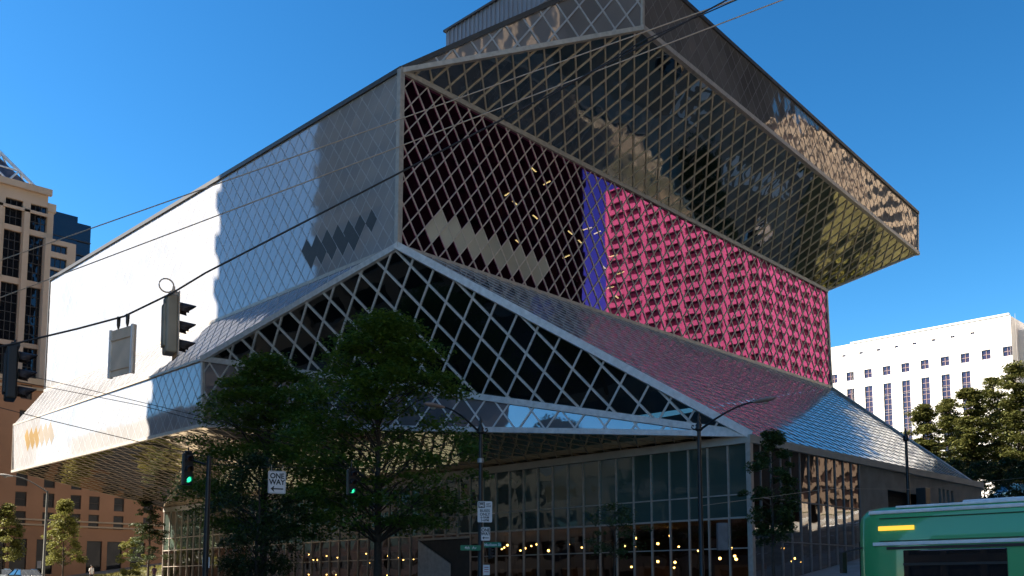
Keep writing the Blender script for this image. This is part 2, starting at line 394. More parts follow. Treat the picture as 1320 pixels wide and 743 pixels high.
# roofs and rear walls
bk = MB()
A1, A2 = V((98, 111, Qt.z)), V((98, 60, Qt.z))
bk.poly([BLt, Qt, V((BRt.x, BRt.y, Qt.z-1)), A1])
T1, T2 = V((Gt.x, 75, 39)), V((56, 75, 39))
bk.poly([Ft, Gt, T1, T2]); bk.poly([Qt, Ft, T2]); bk.poly([Gt, G, BRt, T1])
bk.build('roof', M['roof'], lib)
rw = MB()
rw.poly([BRt, BRb, V((98,111,BRb.z)), A1]); rw.poly([BLt, BLb, V((98,111,BLb.z)), A1])
rw.poly([BLb, PLt, PLb, LL, V((92,111.5,11)), V((98,111,22))]); rw.poly([BRb, E, V((92,111.5,11)), V((98,111,22))])
rw.poly([V((92,31.87,-1)), V((92,111.5,-1)), V((92,111.5,11)), E]); rw.poly([V((52.7,111.5,-1)), V((92,111.5,-1)), V((92,111.5,11)), LL])
rw.build('rear_wall', M['concrete'], lib)
# penthouse behind the roof slab: ribbed cladding
ph = MB(); p0 = on(575,42,0,51.0)
zt, zb = p0.z, p0.z - 2.4; y1, y0 = p0.y, p0.y - 14
yy = y1; k = 0
prof = []
while yy > y0:
    prof += [(51.0, yy), (51.0, yy-.28), (50.94, yy-.31), (50.94, yy-.47)]; yy -= .5
for (xa, ya), (xb, yb) in zip(prof, prof[1:]): ph.poly([(xa,ya,zb),(xb,yb,zb),(xb,yb,zt),(xa,ya,zt)])
ph.poly([(51.0,y1,zb),(66,y1,zb),(66,y1,zt),(51.0,y1,zt)]); ph.poly([(51.0,y1,zt),(66,y1,zt),(66,y0,zt),(51.0,y0,zt)])
ph.poly([(51.0,y0,zb),(66,y0,zb),(66,y0,zt),(51.0,y0,zt)])
ph.build('penthouse', M['corr'], lib)
pc = MB(); pc.box(50.8, y0, zt, 51.1, y1+.1, zt+.18); pc.box(50.8, y1, zt-.0, 66, y1+.15, zt+.17); pc.build('coping', M['coping'], lib)
# floors seen faintly through the glass
fl = MB()
for zf in (26.0, 29.5, 33.0): fl.box(VW+1.5, UB+1.2, zf, 97, 108, zf+.5)
for zf, x0, y0_ in ((14.5, 47, 58), (19.0, 46, 62)): fl.box(x0, y0_, zf, 90, 108, zf+.4)
fl.build('floor_slab', M['dark_int'], lib)
M['shelf'] = mat('bookcase_wood', (.10,.05,.035), .7)
for zf in (26.5, 30.0, 33.5):
    for i in range(18): sb = MB(); sb.box(VW+3+i*3.2, UB+3.5, zf, VW+3.6+i*3.2, UB+12, zf+2.2); sb.build('bookcase', M['shelf'], lib)
# ---- lobby
ZT, ZF = L.z - .1, 1.2
def zw(p): return p
beamm = MB()
beamm.box(FX0-.25, UL-.25, ZT-.45, FX0+.15, 111.5, ZT+.05)
beamm.box(FX0+.152, UL-.25, ZT-.45, FX1, UL+.15, ZT+.05)
beamm.build('eave_beam', M['beam'], lib)
lo = MB(); hi = MB(); mu = MB()
hi.poly([(FX0,UL,6.0),(FX0,111.5,6.0),(FX0,111.5,ZT),(FX0,UL,ZT)])
lo.poly([(FX0,UL,-.5),(FX0,111.5,-.5),(FX0,111.5,6.0),(FX0,UL,6.0)])
XR = 67.6
hi2 = MB(); hi2.poly([(FX0,UL,7.3),(XR,UL,7.3),(XR,UL,ZT),(FX0,UL,ZT)])
lo2 = MB(); lo2.poly([(FX0,UL,0),(XR,UL,0),(XR,UL,7.3),(FX0,UL,7.3)])
def panes(mb, name, m, ax, a0, a1, step, z0, z1):    # individual panes, each a hair out of true
    q = MB(); n = round((a1-a0)/step)
    for i in range(n):
        s0, s1 = a0+(a1-a0)*i/n, a0+(a1-a0)*(i+1)/n; j = [random.gauss(0, .006) for _ in range(4)]
        P = [(s0, z0, j[0]), (s1, z0, j[1]), (s1, z1, j[2]), (s0, z1, j[1]+j[3]-j[0]+j[2]-j[1])]
        q.poly([(FX0+d, s, z) for s, z, d in P] if ax == 'y' else [(s, UL+d, z) for s, z, d in P])
    return q.build(name, m, lib)
hiO = panes(hi, 'upper_glazing', M['lobby_hi'], 'y', UL, 111.5, 1.5, 6.0, ZT)
loO = panes(lo, 'lower_glazing', M['lobby_lo'], 'y', UL, 111.5, 1.5, -.5, 6.0)
M['lobby_hi2'] = facade('lobby_tan_glass', (.085,.065,.055), (.7,.6,.55), .06, .35, wave=.02)
hi2O = panes(hi2, 'upper_glazing', M['lobby_hi2'], 'x', FX0, XR, 1.25, 7.3, ZT)
lo2O = panes(lo2, 'lower_glazing', M['lobby_lo'], 'x', FX0, XR, 1.25, 0, 7.3)
m1 = MB(); m2 = MB()
n = round((111.5-UL)/1.5)
for i in range(1, n+1):
    y = UL + (111.5-UL)*i/n; m1.box(FX0-.12, y-.04, -.5, FX0+.06, y+.04, ZT-.45)
for zt_, hgt in ((7.45,.08),(6.0,.12),(4.1,.07)): m1.box(FX0-.07, UL+.2, zt_-hgt/2, FX0+.05, 111.5, zt_+hgt/2)
m1.box(FX0-.22, UL-.22, -.5, FX0+.1, UL+.12, ZT-.45)
m1.build('mullion_grid', M['bar_lob'], hiO)
n = round((XR-FX0)/1.25)
for i in range(1, n+1):
    x = FX0 + (XR-FX0)*i/n; m2.box(x-.035, UL-.09, 0, x+.035, UL+.06, ZT-.45)
for zt_, hgt in ((7.3,.09),(4.6,.07)): m2.box(FX0+.2, UL-.07, zt_-hgt/2, XR, UL+.05, zt_+hgt/2)
m2.build('mullion_grid', M['bar_dim'], hi2O)
cw = MB()
gx0, gx1, gz = 72.4, 78.6, 9.1
cw.box(XR, UL, 0, gx0, UL+.3, ZT-.45); cw.box(gx0, UL, gz, gx1, UL+.3, ZT-.45)
wx = [82.2, 83.1, 84.0, 84.9]; xa = gx1
for x in wx: cw.box(xa, UL, 2, x, UL+.3, ZT-.45); cw.box(x, UL, 9.9, x+.5, UL+.3, ZT-.45); cw.box(x, UL, 2, x+.5, UL+.3, 8.2); xa = x+.5
cw.box(xa, UL, 2, FX1, UL+.3, ZT-.45)
cwo = cw.build('concrete_wall', M['concrete'], lib)
gd = MB()
for i in range(12): gd.box(gx0, UL+.9, 4+i*.44, gx1, UL+.96, 4.41+i*.44)
gd.build('garage_door', M['dark_int'], lib)
for x in wx:
    w_ = MB(); w_.box(x, UL+.18, 8.2, x+.5, UL+.2, 9.9); w_.build('window', M['dark'], lib)
it = MB()
it.poly([(FX0+.2,UL+.2,ZF),(91,UL+.2,ZF),(91,111,ZF),(FX0+.2,111,ZF)]); it.poly([(FX0+.3,UL+.3,6.05),(91,UL+.3,6.05),(91,111,6.05),(FX0+.3,111,6.05)])
it.poly([(72,UL+.2,ZF),(72,111,ZF),(72,111,6.05),(72,UL+.2,6.05)])
it.poly([(FX0+1.2,UL+1.2,6.2),(FX0+1.2,111,6.2),(FX0+1.2,111,ZT),(FX0+1.2,UL+1.2,ZT)])
it.poly([(FX0+1.2,UL+1.2,6.2),(91,UL+1.2,6.2),(91,UL+1.2,ZT),(FX0+1.2,UL+1.2,ZT)])
it.build('lobby_interior', M['int_red'], lib)
for i in range(7):
    c = MB(); yy = 40 + i*9.5; c.tube([(58.5,yy,ZF),(58.5,yy,6.04)], .3, 12); c.build('column', M['dark_int'], lib)
M['lshelf'] = mat('lobby_bookcases', (.16,.09,.05), .7); M['lcount'] = mat('lobby_counter', (.30,.24,.18), .6)
for i in range(9): q = MB(); q.box(61, 36+i*7.5, ZF, 61.5, 40+i*7.5, ZF+2.1); q.build('bookcase', M['lshelf'], lib)
for i in range(6): q = MB(); q.box(56, 37+i*9, ZF+.903, 57.2, 41+i*9, ZF+1.0); q.box(56.1, 37.2+i*9, ZF, 57.1, 40.8+i*9, ZF+.9); q.build('counter', M['lcount'], lib)
# entrance wedge of white walls
en = MB(); yA, yB = on(541,743,0,FX0-.1).y, on(592,743,0,FX0-.1).y
a0_, a1_ = on(541,698,0,FX0-.15), on(581,727,0,FX0-.15)
en.add([(FX0-.14,yA,.5),(FX0-.14,a1_.y,.5),(FX0-.14,a1_.y,a1_.z),(FX0-.14,yA,a0_.z),(FX0-.3,yA,.5),(FX0-.3,a1_.y,.5),(FX0-.3,a1_.y,a1_.z),(FX0-.3,yA,a0_.z)],
       [[0,1,2,3],[4,7,6,5],[0,4,5,1],[1,5,6,2],[2,6,7,3],[3,7,4,0]])
en.build('entrance_portal', M['white_portal'], lib)
er = MB(); b0 = on(605,694,0,FX0-.15)
er.add([(FX0-.13,yA,a0_.z),(FX0-.13,b0.y,b0.z),(FX0-.13,b0.y,1),(FX0-.13,a1_.y,1),(FX0-.13,a1_.y,a1_.z)], [[0,1,2,3,4]])
er.build('entrance_shade_sheet', mat('painted_opening_shade', (.06,.055,.05), .8), lib)  # flat dark sheet, the shade of the entrance opening put into its colour
eb = MB(); eb.box(FX0-.35, b0.y-.1, b0.z, FX0-.1, yA+.1, b0.z+.16); eb.build('entrance_lintel', M['beam'], lib)

# pendant lamps in the lobby
M['bulb'] = emit('warm_bulb', (1.0,.50,.12), 5.5)
lampP = None
spots = [(647,708),(650,706),(654,703),(671,710),(677,707),(685,704),(692,702),(707,710),(713,707),(733,702),(750,706),(806,704),(818,705),(848,701),(864,691),(848,724),(869,732),(875,705),(892,698),(900,710),(943,707),(928,720),(947,717),(949,721),(1009,707),(1021,724),(1024,720),(1034,725),(819,694),(814,731),(870,725),
         (390,718),(398,715),(409,722),(413,719),(398,741),(409,742),(421,741),(433,741),(435,719),(472,714),(475,722),(477,726),(486,718),(500,717),(514,719),(520,722),(529,716),(533,721),(485,742),(499,742),(421,717),(404,722)]
for i, (x, y) in enumerate(spots):
    front = x < 965
    if front: d = random.uniform(.9, 7); p = on(x, y, 0, FX0 + d)
    else: p = on(x, y, 1, UL + random.uniform(.8, 3))
    lab = 'round warm pendant lamp glowing behind the dark lobby glass'
    if lampP is None:
        lampP = empty('pendant_lamp', (0,0,0), lab, 'lamp', 'pendant lamps in the lobby')
        b = MB(); b.ball((0,0,0), .088, 12, 8); b.build('bulb', M['bulb'], lampP)
        c = MB(); c.tube([(0,0,.10),(0,0,1.6)], .012, 5); c.lathe((0,0,.06), [(.05,0),(.055,.05),(.02,.09)], 10); c.build('cord', M['black'], lampP)
        o = lampP
    else: o = copy_tree(lampP)
    o.location = p; s_ = random.choice((.8, 1, 1.15)) if x > 600 else .75
    o.scale = (s_, s_, min(s_, (6.0-p.z)/1.6 if 6.0-p.z > .3 else .3)) if False else (s_, s_, s_)
# slim ceiling lights inside the rose facade
M['tube'] = emit('warm_light_tube', (1.0,.7,.3), 2.2)
tl = None
for (x, y) in [(668,312),(705,236),(722,262),(735,300),(757,295),(786,371),(795,383),(800,352),(690,280),(779,345),(640,235),(655,250),(730,331),(748,312),(770,300),(790,330),(664,262),(688,219)]:
    p = on(x, y, 1, UB + random.uniform(1.2, 3.0))
    if tl is None:
        tl = empty('strip_light', (0,0,0), 'slim warm strip light glowing inside behind the rose diamond facade', 'lamp', 'strip lights behind the rose facade')
        a = MB(); a.box(-.45,-.05,-.03,.45,.05,.02); a.build('tube', M['tube'], tl); a = MB(); a.box(-.5,-.08,.022,.5,.08,.07); a.build('housing', M['black'], tl); o = tl
    else: o = copy_tree(tl)
    o.location = p; o.rotation_euler.z = R(random.choice((80, 95, 20)))

# ------------------------------------------------------------------ neighbouring buildings
M['winglass'] = facade('window_glass', (.012,.014,.018), (.5,.52,.58), .03, .35, wave=.01)
def window_proto(name, w, h, fw, matf, matg, parent, bars=(0,0)):
    """window in the local xz plane, outward -y"""
    f = MB()
    f.box(-w/2,-.06,-h/2,-w/2+fw,.05,h/2); f.box(w/2-fw,-.06,-h/2,w/2,.05,h/2); f.box(-w/2+fw,-.06,h/2-fw,w/2-fw,.05,h/2); f.box(-w/2+fw,-.06,-h/2,w/2-fw,.05,-h/2+fw)
    for i in range(bars[0]): x = -w/2 + w*(i+1)/(bars[0]+1); f.box(x-.03,-.045,-h/2+fw,x+.03,.04,h/2-fw)
    for i in range(bars[1]): z = -h/2 + h*(i+1)/(bars[1]+1); f.box(-w/2+fw,-.05,z-.03,w/2-fw,.035,z+.03)
    o = f.build('window', matf); p = MB(); p.poly([(-w/2,.01,-h/2),(w/2,.01,-h/2),(w/2,.01,h/2),(-w/2,.01,h/2)]); p.build('pane', matg, o)
    return o
def place_window(proto, parent, pos, rz):
    o = copy_tree(proto); o.parent = parent; o.location = V(pos) - origin_of(parent); o.rotation_euler = (0,0,rz); return o
def drop(o):
    for c in list(o.children): bpy.data.objects.remove(c)
    bpy.data.objects.remove(o)
def wall_holes(mb, ax, const, a0, a1, z0, z1, holes, depth, sgn):
    """wall sheet with rectangular openings and their reveals; ax 'x' runs along X at y=const, 'y' along Y at x=const"""
    As = sorted(set([a0, a1] + [q for h in holes for q in h[:2]])); Zs = sorted(set([z0, z1] + [q for h in holes for q in h[2:]]))
    def P(a, z, d=0): return (a, const + d*sgn, z) if ax == 'x' else (const + d*sgn, a, z)
    for i in range(len(As)-1):
        for j in range(len(Zs)-1):
            ca, cz = (As[i]+As[i+1])/2, (Zs[j]+Zs[j+1])/2
            if any(h[0] < ca < h[1] and h[2] < cz < h[3] for h in holes): continue
            mb.poly([P(As[i],Zs[j]), P(As[i+1],Zs[j]), P(As[i+1],Zs[j+1]), P(As[i],Zs[j+1])])
    for h in holes:
        c = [(h[0],h[2]),(h[1],h[2]),(h[1],h[3]),(h[0],h[3])]
        for k in range(4):
            a, b = c[k], c[(k+1) % 4]; mb.poly([P(*a), P(*b), P(*b, depth), P(*a, depth)])

# pink brick building at lower left
M['brick'] = mat('salmon_brick', (.34,.185,.11), .85, ns=.25, na=.12, bump=.2, bs=40)
M['stone_trim'] = mat('sandstone_trim', (.42,.33,.24), .85, ns=.6)
UH = 142.0
br = empty('brick_building', (40, UH, 3), 'salmon pink brick building with rows of dark sash windows behind the young trees', 'building')
X0, X1 = 24.0, 72.0
zc = on(20, 492, 1, UH).z
holes = []; wp = window_proto('window', 1.5, 2.0, .12, mat('dark_window_frame', (.05,.035,.03), .6), M['winglass'], None, (0,1))
wcols = []
for px in (-20, 27, 63, 98, 122, 154, 192): wcols.append(on(px, 640, 1, UH).x)
rows = [on(30, y, 1, UH).z for y in (505, 538, 567, 593.5, 617.5, 643.5, 668.5)]
for z in rows:
    for x in wcols:
        holes.append((x-.75, x+.75, z-1.0, z+1.0))
gr_h = []
for px in (-5, 24, 58, 122, 148, 178):
    x = on(px, 700, 1, UH).x; gr_h.append((x-1.1, x+1.1, 3.5, 8.3))
w = MB(); wall_holes(w, 'x', UH, X0, X1, 0, zc, holes + gr_h, .35, 1)
w.poly([(X1,UH,0),(X1,UH+25,0),(X1,UH+25,zc),(X1,UH,zc)]); w.poly([(X0,UH,0),(X0,UH+25,0),(X0,UH+25,zc),(X0,UH,zc)]); w.poly([(X0,UH,zc),(X1,UH,zc),(X1,UH+25,zc),(X0,UH+25,zc)])
w.build('wall', M['brick'], br)
for h in holes: place_window(wp, br, ((h[0]+h[1])/2, UH+.22, (h[2]+h[3])/2), 0)
for h in gr_h:
    q = MB(); q.poly([(h[0],UH+.3,h[2]),(h[1],UH+.3,h[2]),(h[1],UH+.3,h[3]),(h[0],UH+.3,h[3])]); q.build('shop_window', M['winglass'], br)
tr = MB(); tr.box(X0, UH-.5, zc-.1, X1+.4, UH+.2, zc+.7); tr.box(X0, UH-.3, zc-.9, X1+.3, UH-.003, zc-.5)
for zz in (10.2, 10.9): tr.box(X0, UH-.18, zz, X1, UH-.003, zz+.22)
tr.build('cornice', M['stone_trim'], br)
drop(wp)

# stone office tower with lattice pyramid
UT = 172.0
M['tstone'] = mat('tower_stone', (.50,.385,.28), .8, ns=.2, na=.08)
M['tglass'] = facade('tower_glass', (.010,.012,.016), (.45,.48,.55), .06, .4, wave=.02)
tw = empty('office_tower', (45, UT, 3), 'tall beige stone office tower with dark double height windows and white lattice pyramid top', 'tower')
xr = on(62, 250, 1, UT).x; zt = on(40, 243, 1, UT).z; x70 = on(71, 270, 1, UT).x; z70 = on(68, 266, 1, UT).z
hs = []
col = [(on(a,300,1,UT).x, on(b,300,1,UT).x) for a, b in ((-66,-43),(-32,-10),(5,28),(38,60))]
rw_ = [(on(20,b,1,UT).z, on(20,a,1,UT).z) for a, b in ((257,291),(298,358),(366,440),(446,520))]
for a, b in col:
    for zb_, za in rw_:
        hs.append((a, b, zb_, za))
w = MB(); wall_holes(w, 'x', UT, xr-34, xr, 5, zt, hs, .6, 1)
w.poly([(xr,UT,5),(xr,UT+30,5),(xr,UT+30,zt),(xr,UT,zt)]); w.poly([(xr-34,UT,zt),(xr,UT,zt),(xr,UT+30,zt),(xr-34,UT+30,zt)])
w.build('wall', M['tstone'], tw)
rec = MB()
hs2 = []
for ya, yb in ((316,326),(333,346),(349,362),(372,384),(392,404),(412,424),(432,444)):
    hs2.append((on(66,320,1,UT-1).x, on(87,320,1,UT-1).x, on(75,yb,1,UT-1).z, on(75,ya,1,UT-1).z))
xw = on(98,320,1,UT-1).x; zw_ = on(80,311,1,UT-1).z
wall_holes(rec, 'x', UT-1, xr-.3, xw, 5, zw_, hs2, .6, 1); rec.poly([(xw,UT-1,5),(xw,UT+10,5),(xw,UT+10,zw_),(xw,UT-1,zw_)]); rec.poly([(xr-.3,UT-1,zw_),(xw,UT-1,zw_),(xw,UT+10,zw_),(xr-.3,UT+10,zw_)])
rec.poly([(xr-.3,UT-1,5),(xr-.3,UT+2,5),(xr-.3,UT+2,zw_),(xr-.3,UT-1,zw_)])
rec.build('lower_wing', M['tstone'], tw)
stp = MB(); stp.box(xr, UT+.5, z70-40, x70, UT+20, z70); stp.box(xr+.003, UT+.3, z70-1, x70+.3, UT+20, z70+.5); stp.build('corner_pier', M['tstone'], tw)
dk = MB(); xa = on(71,290,1,UT+4).x; xb = on(100,290,1,UT+4).x; xc = on(118,290,1,UT+4).x
dk.box(xr, UT+4, 5, xb, UT+24, on(85,276,1,UT+4).z); dk.box(xb+.01, UT+4.2, 5, xc, UT+24, on(108,289,1,UT+4).z); dk.build('dark_glass_wing', M['tglass'], tw)
db = MB()
for i in range(24):
    z = 12+i*2.6
    if z < on(108,295,1,UT+4).z: db.box(xr, UT+3.9, z, xc, UT+4-.003, z+.18)
db.build('spandrel_bands', mat('dark_spandrel', (.03,.03,.035), .5), tw)
def tower_window(h, y):
    o = MB(); o.poly([(h[0],y,h[2]),(h[1],y,h[2]),(h[1],y,h[3]),(h[0],y,h[3])]); p = o.build('window', M['tglass'], tw)
    f = MB(); n_ = 3; wd = h[1]-h[0]
    for i in range(1, n_): f.box(h[0]+wd*i/n_-.05, y-.12, h[2], h[0]+wd*i/n_+.05, y-.004, h[3])
    k = max(1, round((h[3]-h[2])/1.7))
    for i in range(1, k): z = h[2]+(h[3]-h[2])*i/k; f.box(h[0], y-.1, z-.06, h[1], y-.006, z+.06)
    f.build('frame', mat('bronze_frame', (.04,.035,.03), .5), p)
for h in hs: tower_window(h, UT+.5)
for h in hs2: tower_window(h, UT-.5)
ct = MB(); ct.box(xr-34, UT-.7, zt-.6, xr+.5, UT-.003, zt+.5); ct.box(xr-34, UT-.35, zt-4.4, xr+.003, UT-.003, zt-3.9)
for a, b in zip(col, col[1:]): c = (a[1]+b[0])/2; ct.box(c-.45, UT-.35, 20, c+.45, UT-.003, zt-3.95)
ct.build('cornice', M['tstone'], tw)
py = MB(); base = [V((xr-34,UT+.5,zt+.5)), V((xr-1.8,UT+.5,zt+.5)), V((xr-1.8,UT+29,zt+.5)), V((xr-34,UT+29,zt+.5))]; apex = V((xr-17.9,UT+14,zt+21))
fcs = Face([base[0], base[1], apex])
for k in range(4): py.tube([base[k], apex], .32, 6)
def tri_lat(A, B, C, n_):
    for i in range(1, n_):
        t = i/n_
        py.tube([A.lerp(C,t), B.lerp(C,t)], .17, 5); py.tube([A.lerp(B,t), A.lerp(C,t)], .17, 5); py.tube([A.lerp(B,t), C.lerp(B,t)], .17, 5)
tri_lat(base[0], base[1], apex, 7); tri_lat(base[1], base[2], apex, 7)
py.build('pyramid_lattice', M['bar_white'], tw)
pg = MB(); ins = [b.lerp(apex, .04)+V((0,.8,-.3)) for b in base]
pg.poly([ins[0], ins[1], apex-V((0,0,1.5))]); pg.poly([ins[1]-V((.8,0,0)), ins[2]-V((.8,0,0)), apex-V((0,0,1.5))]); pg.build('pyramid_glass', mat('pyramid_glazing', (.10,.10,.13), .3, ns=1, na=.5), tw)

# white courthouse at right
VC = 200.0
M['ctstone'] = mat('white_precast', (.80,.77,.73), .8, ns=.3, na=.05)
M['ctwin'] = facade('violet_window_glass', (.030,.012,.022), (.5,.45,.55), .12, .6, wave=.01)
ch = empty('courthouse', (VC, 60, 14), 'white courthouse block with small square windows above tall purple window strips', 'courthouse')
yR = on(1300,406,0,VC).y; zR = on(1300,406,0,VC).z; yL = 95.0
hs = []
sq = [(1075,492),(1096,488),(1119,484),(1143,479.5),(1167,474.5),(1192,470),(1218,465.3),(1244,460.5),(1271,455),(1298.5,450.3)]
zq = on(1192,470,0,VC).z; zsm = on(1204,438.5,0,VC).z
for i, (x, y) in enumerate(sq):
    yy = on(x, y, 0, VC).y; hs.append((yy-.85, yy+.85, zq-.95, zq+.95, 'sq'))
    if i < 8: hs.append((yy-.85, yy+.85, 14.0, zq-2.75, 'strip'))
for x, y in ((1088,462),(1110,458),(1132.5,453),(1155.5,448.5),(1179,444),(1203.5,439),(1228,434),(1253.5,428.5)):
    yy = on(x, y, 0, VC).y; hs.append((yy-.42, yy+.42, zsm-.22, zsm+.22, 'slot'))
w = MB(); wall_holes(w, 'y', VC, yR, yL, 8, zR, [h[:4] for h in hs], .5, 1)
zr2 = zR-2.2
w.poly([(VC,yR,8),(VC+5,yR,8),(VC+5,yR,zR),(VC,yR,zR)])
w.box(VC+5, yR-30, 8, VC+30, yR, zr2); w.poly([(VC,yR,zR),(VC,yL,zR),(VC+30,yL,zR),(VC+30,yR,zR)]); w.poly([(VC+30,yR,8),(VC+30,yL,8),(VC+30,yL,zR),(VC+30,yR,zR)])
w.poly([(VC,yL,8),(VC+30,yL,8),(VC+30,yL,zR),(VC,yL,zR)]); w.poly([(VC+5,yR,zr2),(VC+30,yR,zr2),(VC+30,yR,zR),(VC+5,yR,zR)])
w.build('wall', M['ctstone'], ch)
jt = MB(); z = zq + 1.7
for zz in [zq-1.85 + 3.6*i for i in range(-8, 5)]:
    if zz < zR-.3: jt.box(VC-.006, yR, zz, VC+.002, yL, zz+.05)
for i in range(len(sq)):
    yy = on(*sq[i], 0, VC).y - 1.72; jt.box(VC-.007, yy-.025, 9, VC+.002, yy+.025, zR)
jt.build('panel_joints', mat('joint_sealant', (.42,.40,.37), .9), ch)
pa = MB(); pa.box(VC-.15, yR-.1, zR-.02, VC+.5, yL, zR+.35); pa.build('parapet', M['ctstone'], ch)
M['ctbar'] = mat('pale_mullion', (.28,.19,.18), .6)
for a0, a1, z0, z1, kd in hs:
    o = MB(); o.poly([(VC+.3,a0,z0),(VC+.3,a1,z0),(VC+.3,a1,z1),(VC+.3,a0,z1)]); p = o.build('window' if kd != 'slot' else 'vent_slot', M['ctwin'], ch)
    if kd == 'slot': continue
    f = MB(); f.box(VC+.18, (a0+a1)/2-.05, z0, VC+.294, (a0+a1)/2+.05, z1)
    n_ = max(2, round((z1-z0)/1.15))
    for i in range(1, n_): z = z0+(z1-z0)*i/n_; f.box(VC+.2, a0, z-.05, VC+.29, a1, z+.05)
    f.build('frame', M['ctbar'], p)

# buildings out of the picture that shade and reflect in the glass
def plain_tower(name, label, x0, x1, y0, y1, z0, z1, wall, glass, fl, pier, bay, cat='tower'):
    t = empty(name, ((x0+x1)/2, (y0+y1)/2, z0), label, cat)
    b = MB(); b.box(x0+.4, y0+.4, z0, x1-.4, y1-.4, z1-.3); b.build('glazing', glass, t)
    w = MB(); z = z0
    while z < z1:
        hh = min(pier, z1-z); w.box(x0, y0, z, x1, y1, z+hh); z += fl
    yv = y0
    while yv <= y1+.01: w.box(x0-.1, yv-.45, z0, x0+.3, yv+.45, z1+.2); w.box(x1-.3, yv-.45, z0, x1+.1, yv+.45, z1+.2); yv += bay
    xv = x0
    while xv <= x1+.01: w.box(xv-.45, y0-.1, z0, xv+.45, y0+.3, z1+.2); w.box(xv-.45, y1-.3, z0, xv+.45, y1+.1, z1+.2); xv += bay
    w.build('wall', wall, t); return t
M['tan'] = mat('tan_precast', (.47,.38,.30), .8, ns=.1, na=.08)
M['tan2'] = mat('beige_precast', (.58,.47,.36), .8, ns=.1, na=.08)
M['tan_glass'] = mat('tinted_window_glass', (.065,.04,.035), .4, ns=.2, na=.5)
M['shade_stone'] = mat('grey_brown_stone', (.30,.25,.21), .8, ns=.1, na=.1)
M['bronze_tower'] = mat('black_bronze_cladding', (.0016,.0013,.0013), .7, spec=0, na=.3)
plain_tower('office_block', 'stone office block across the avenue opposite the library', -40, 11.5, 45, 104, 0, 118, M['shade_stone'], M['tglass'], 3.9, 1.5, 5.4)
plain_tower('office_block', 'black bronze office tower across the side street', 46, 113, -62, 3.5, -2, 170, M['bronze_tower'], M['bronze_tower'], 3.9, 1.2, 3.0)
plain_tower('office_block', 'unseen low brown block added across the avenue to darken the lobby glass reflections', -50, -6, 112, 215, 0, 36, M['shade_stone'], M['tglass'], 3.9, 1.5, 5.4)  # added out of view so the lobby glass mirrors a block, not bright sky
plain_tower('office_block', 'unseen brown block added behind the viewer to darken the bus window reflections', -140, -100, -70, 70, -3, 34, M['shade_stone'], M['tglass'], 3.9, 1.5, 5.4)  # added behind the camera to keep pale horizon sky out of the bus windows
plain_tower('office_block', 'tan ribbed office tower south of the avenue crossing', 0, 40, -92, -46, -1, 128, M['tan'], M['tglass'], 40, .8, 4.2)
plain_tower('office_block', 'very tall black glass skyscraper two blocks up the hill', 227, 300, -77, -60, 12, 240, M['bronze_tower'], M['bronze_tower'], 3.9, 1.2, 3.0)
plain_tower('office_block', 'beige slab office tower beyond the upper crossing', 215, 250, -42, 40, 14, 112, M['tan2'], M['tglass'], 3.4, 1.5, 10)
plain_tower('office_block', 'tan precast office tower across the upper crossing', 169, 205, -38, 1.5, 12, 92, M['tan'], M['tan_glass'], 2.75, 1.15, 5.2)

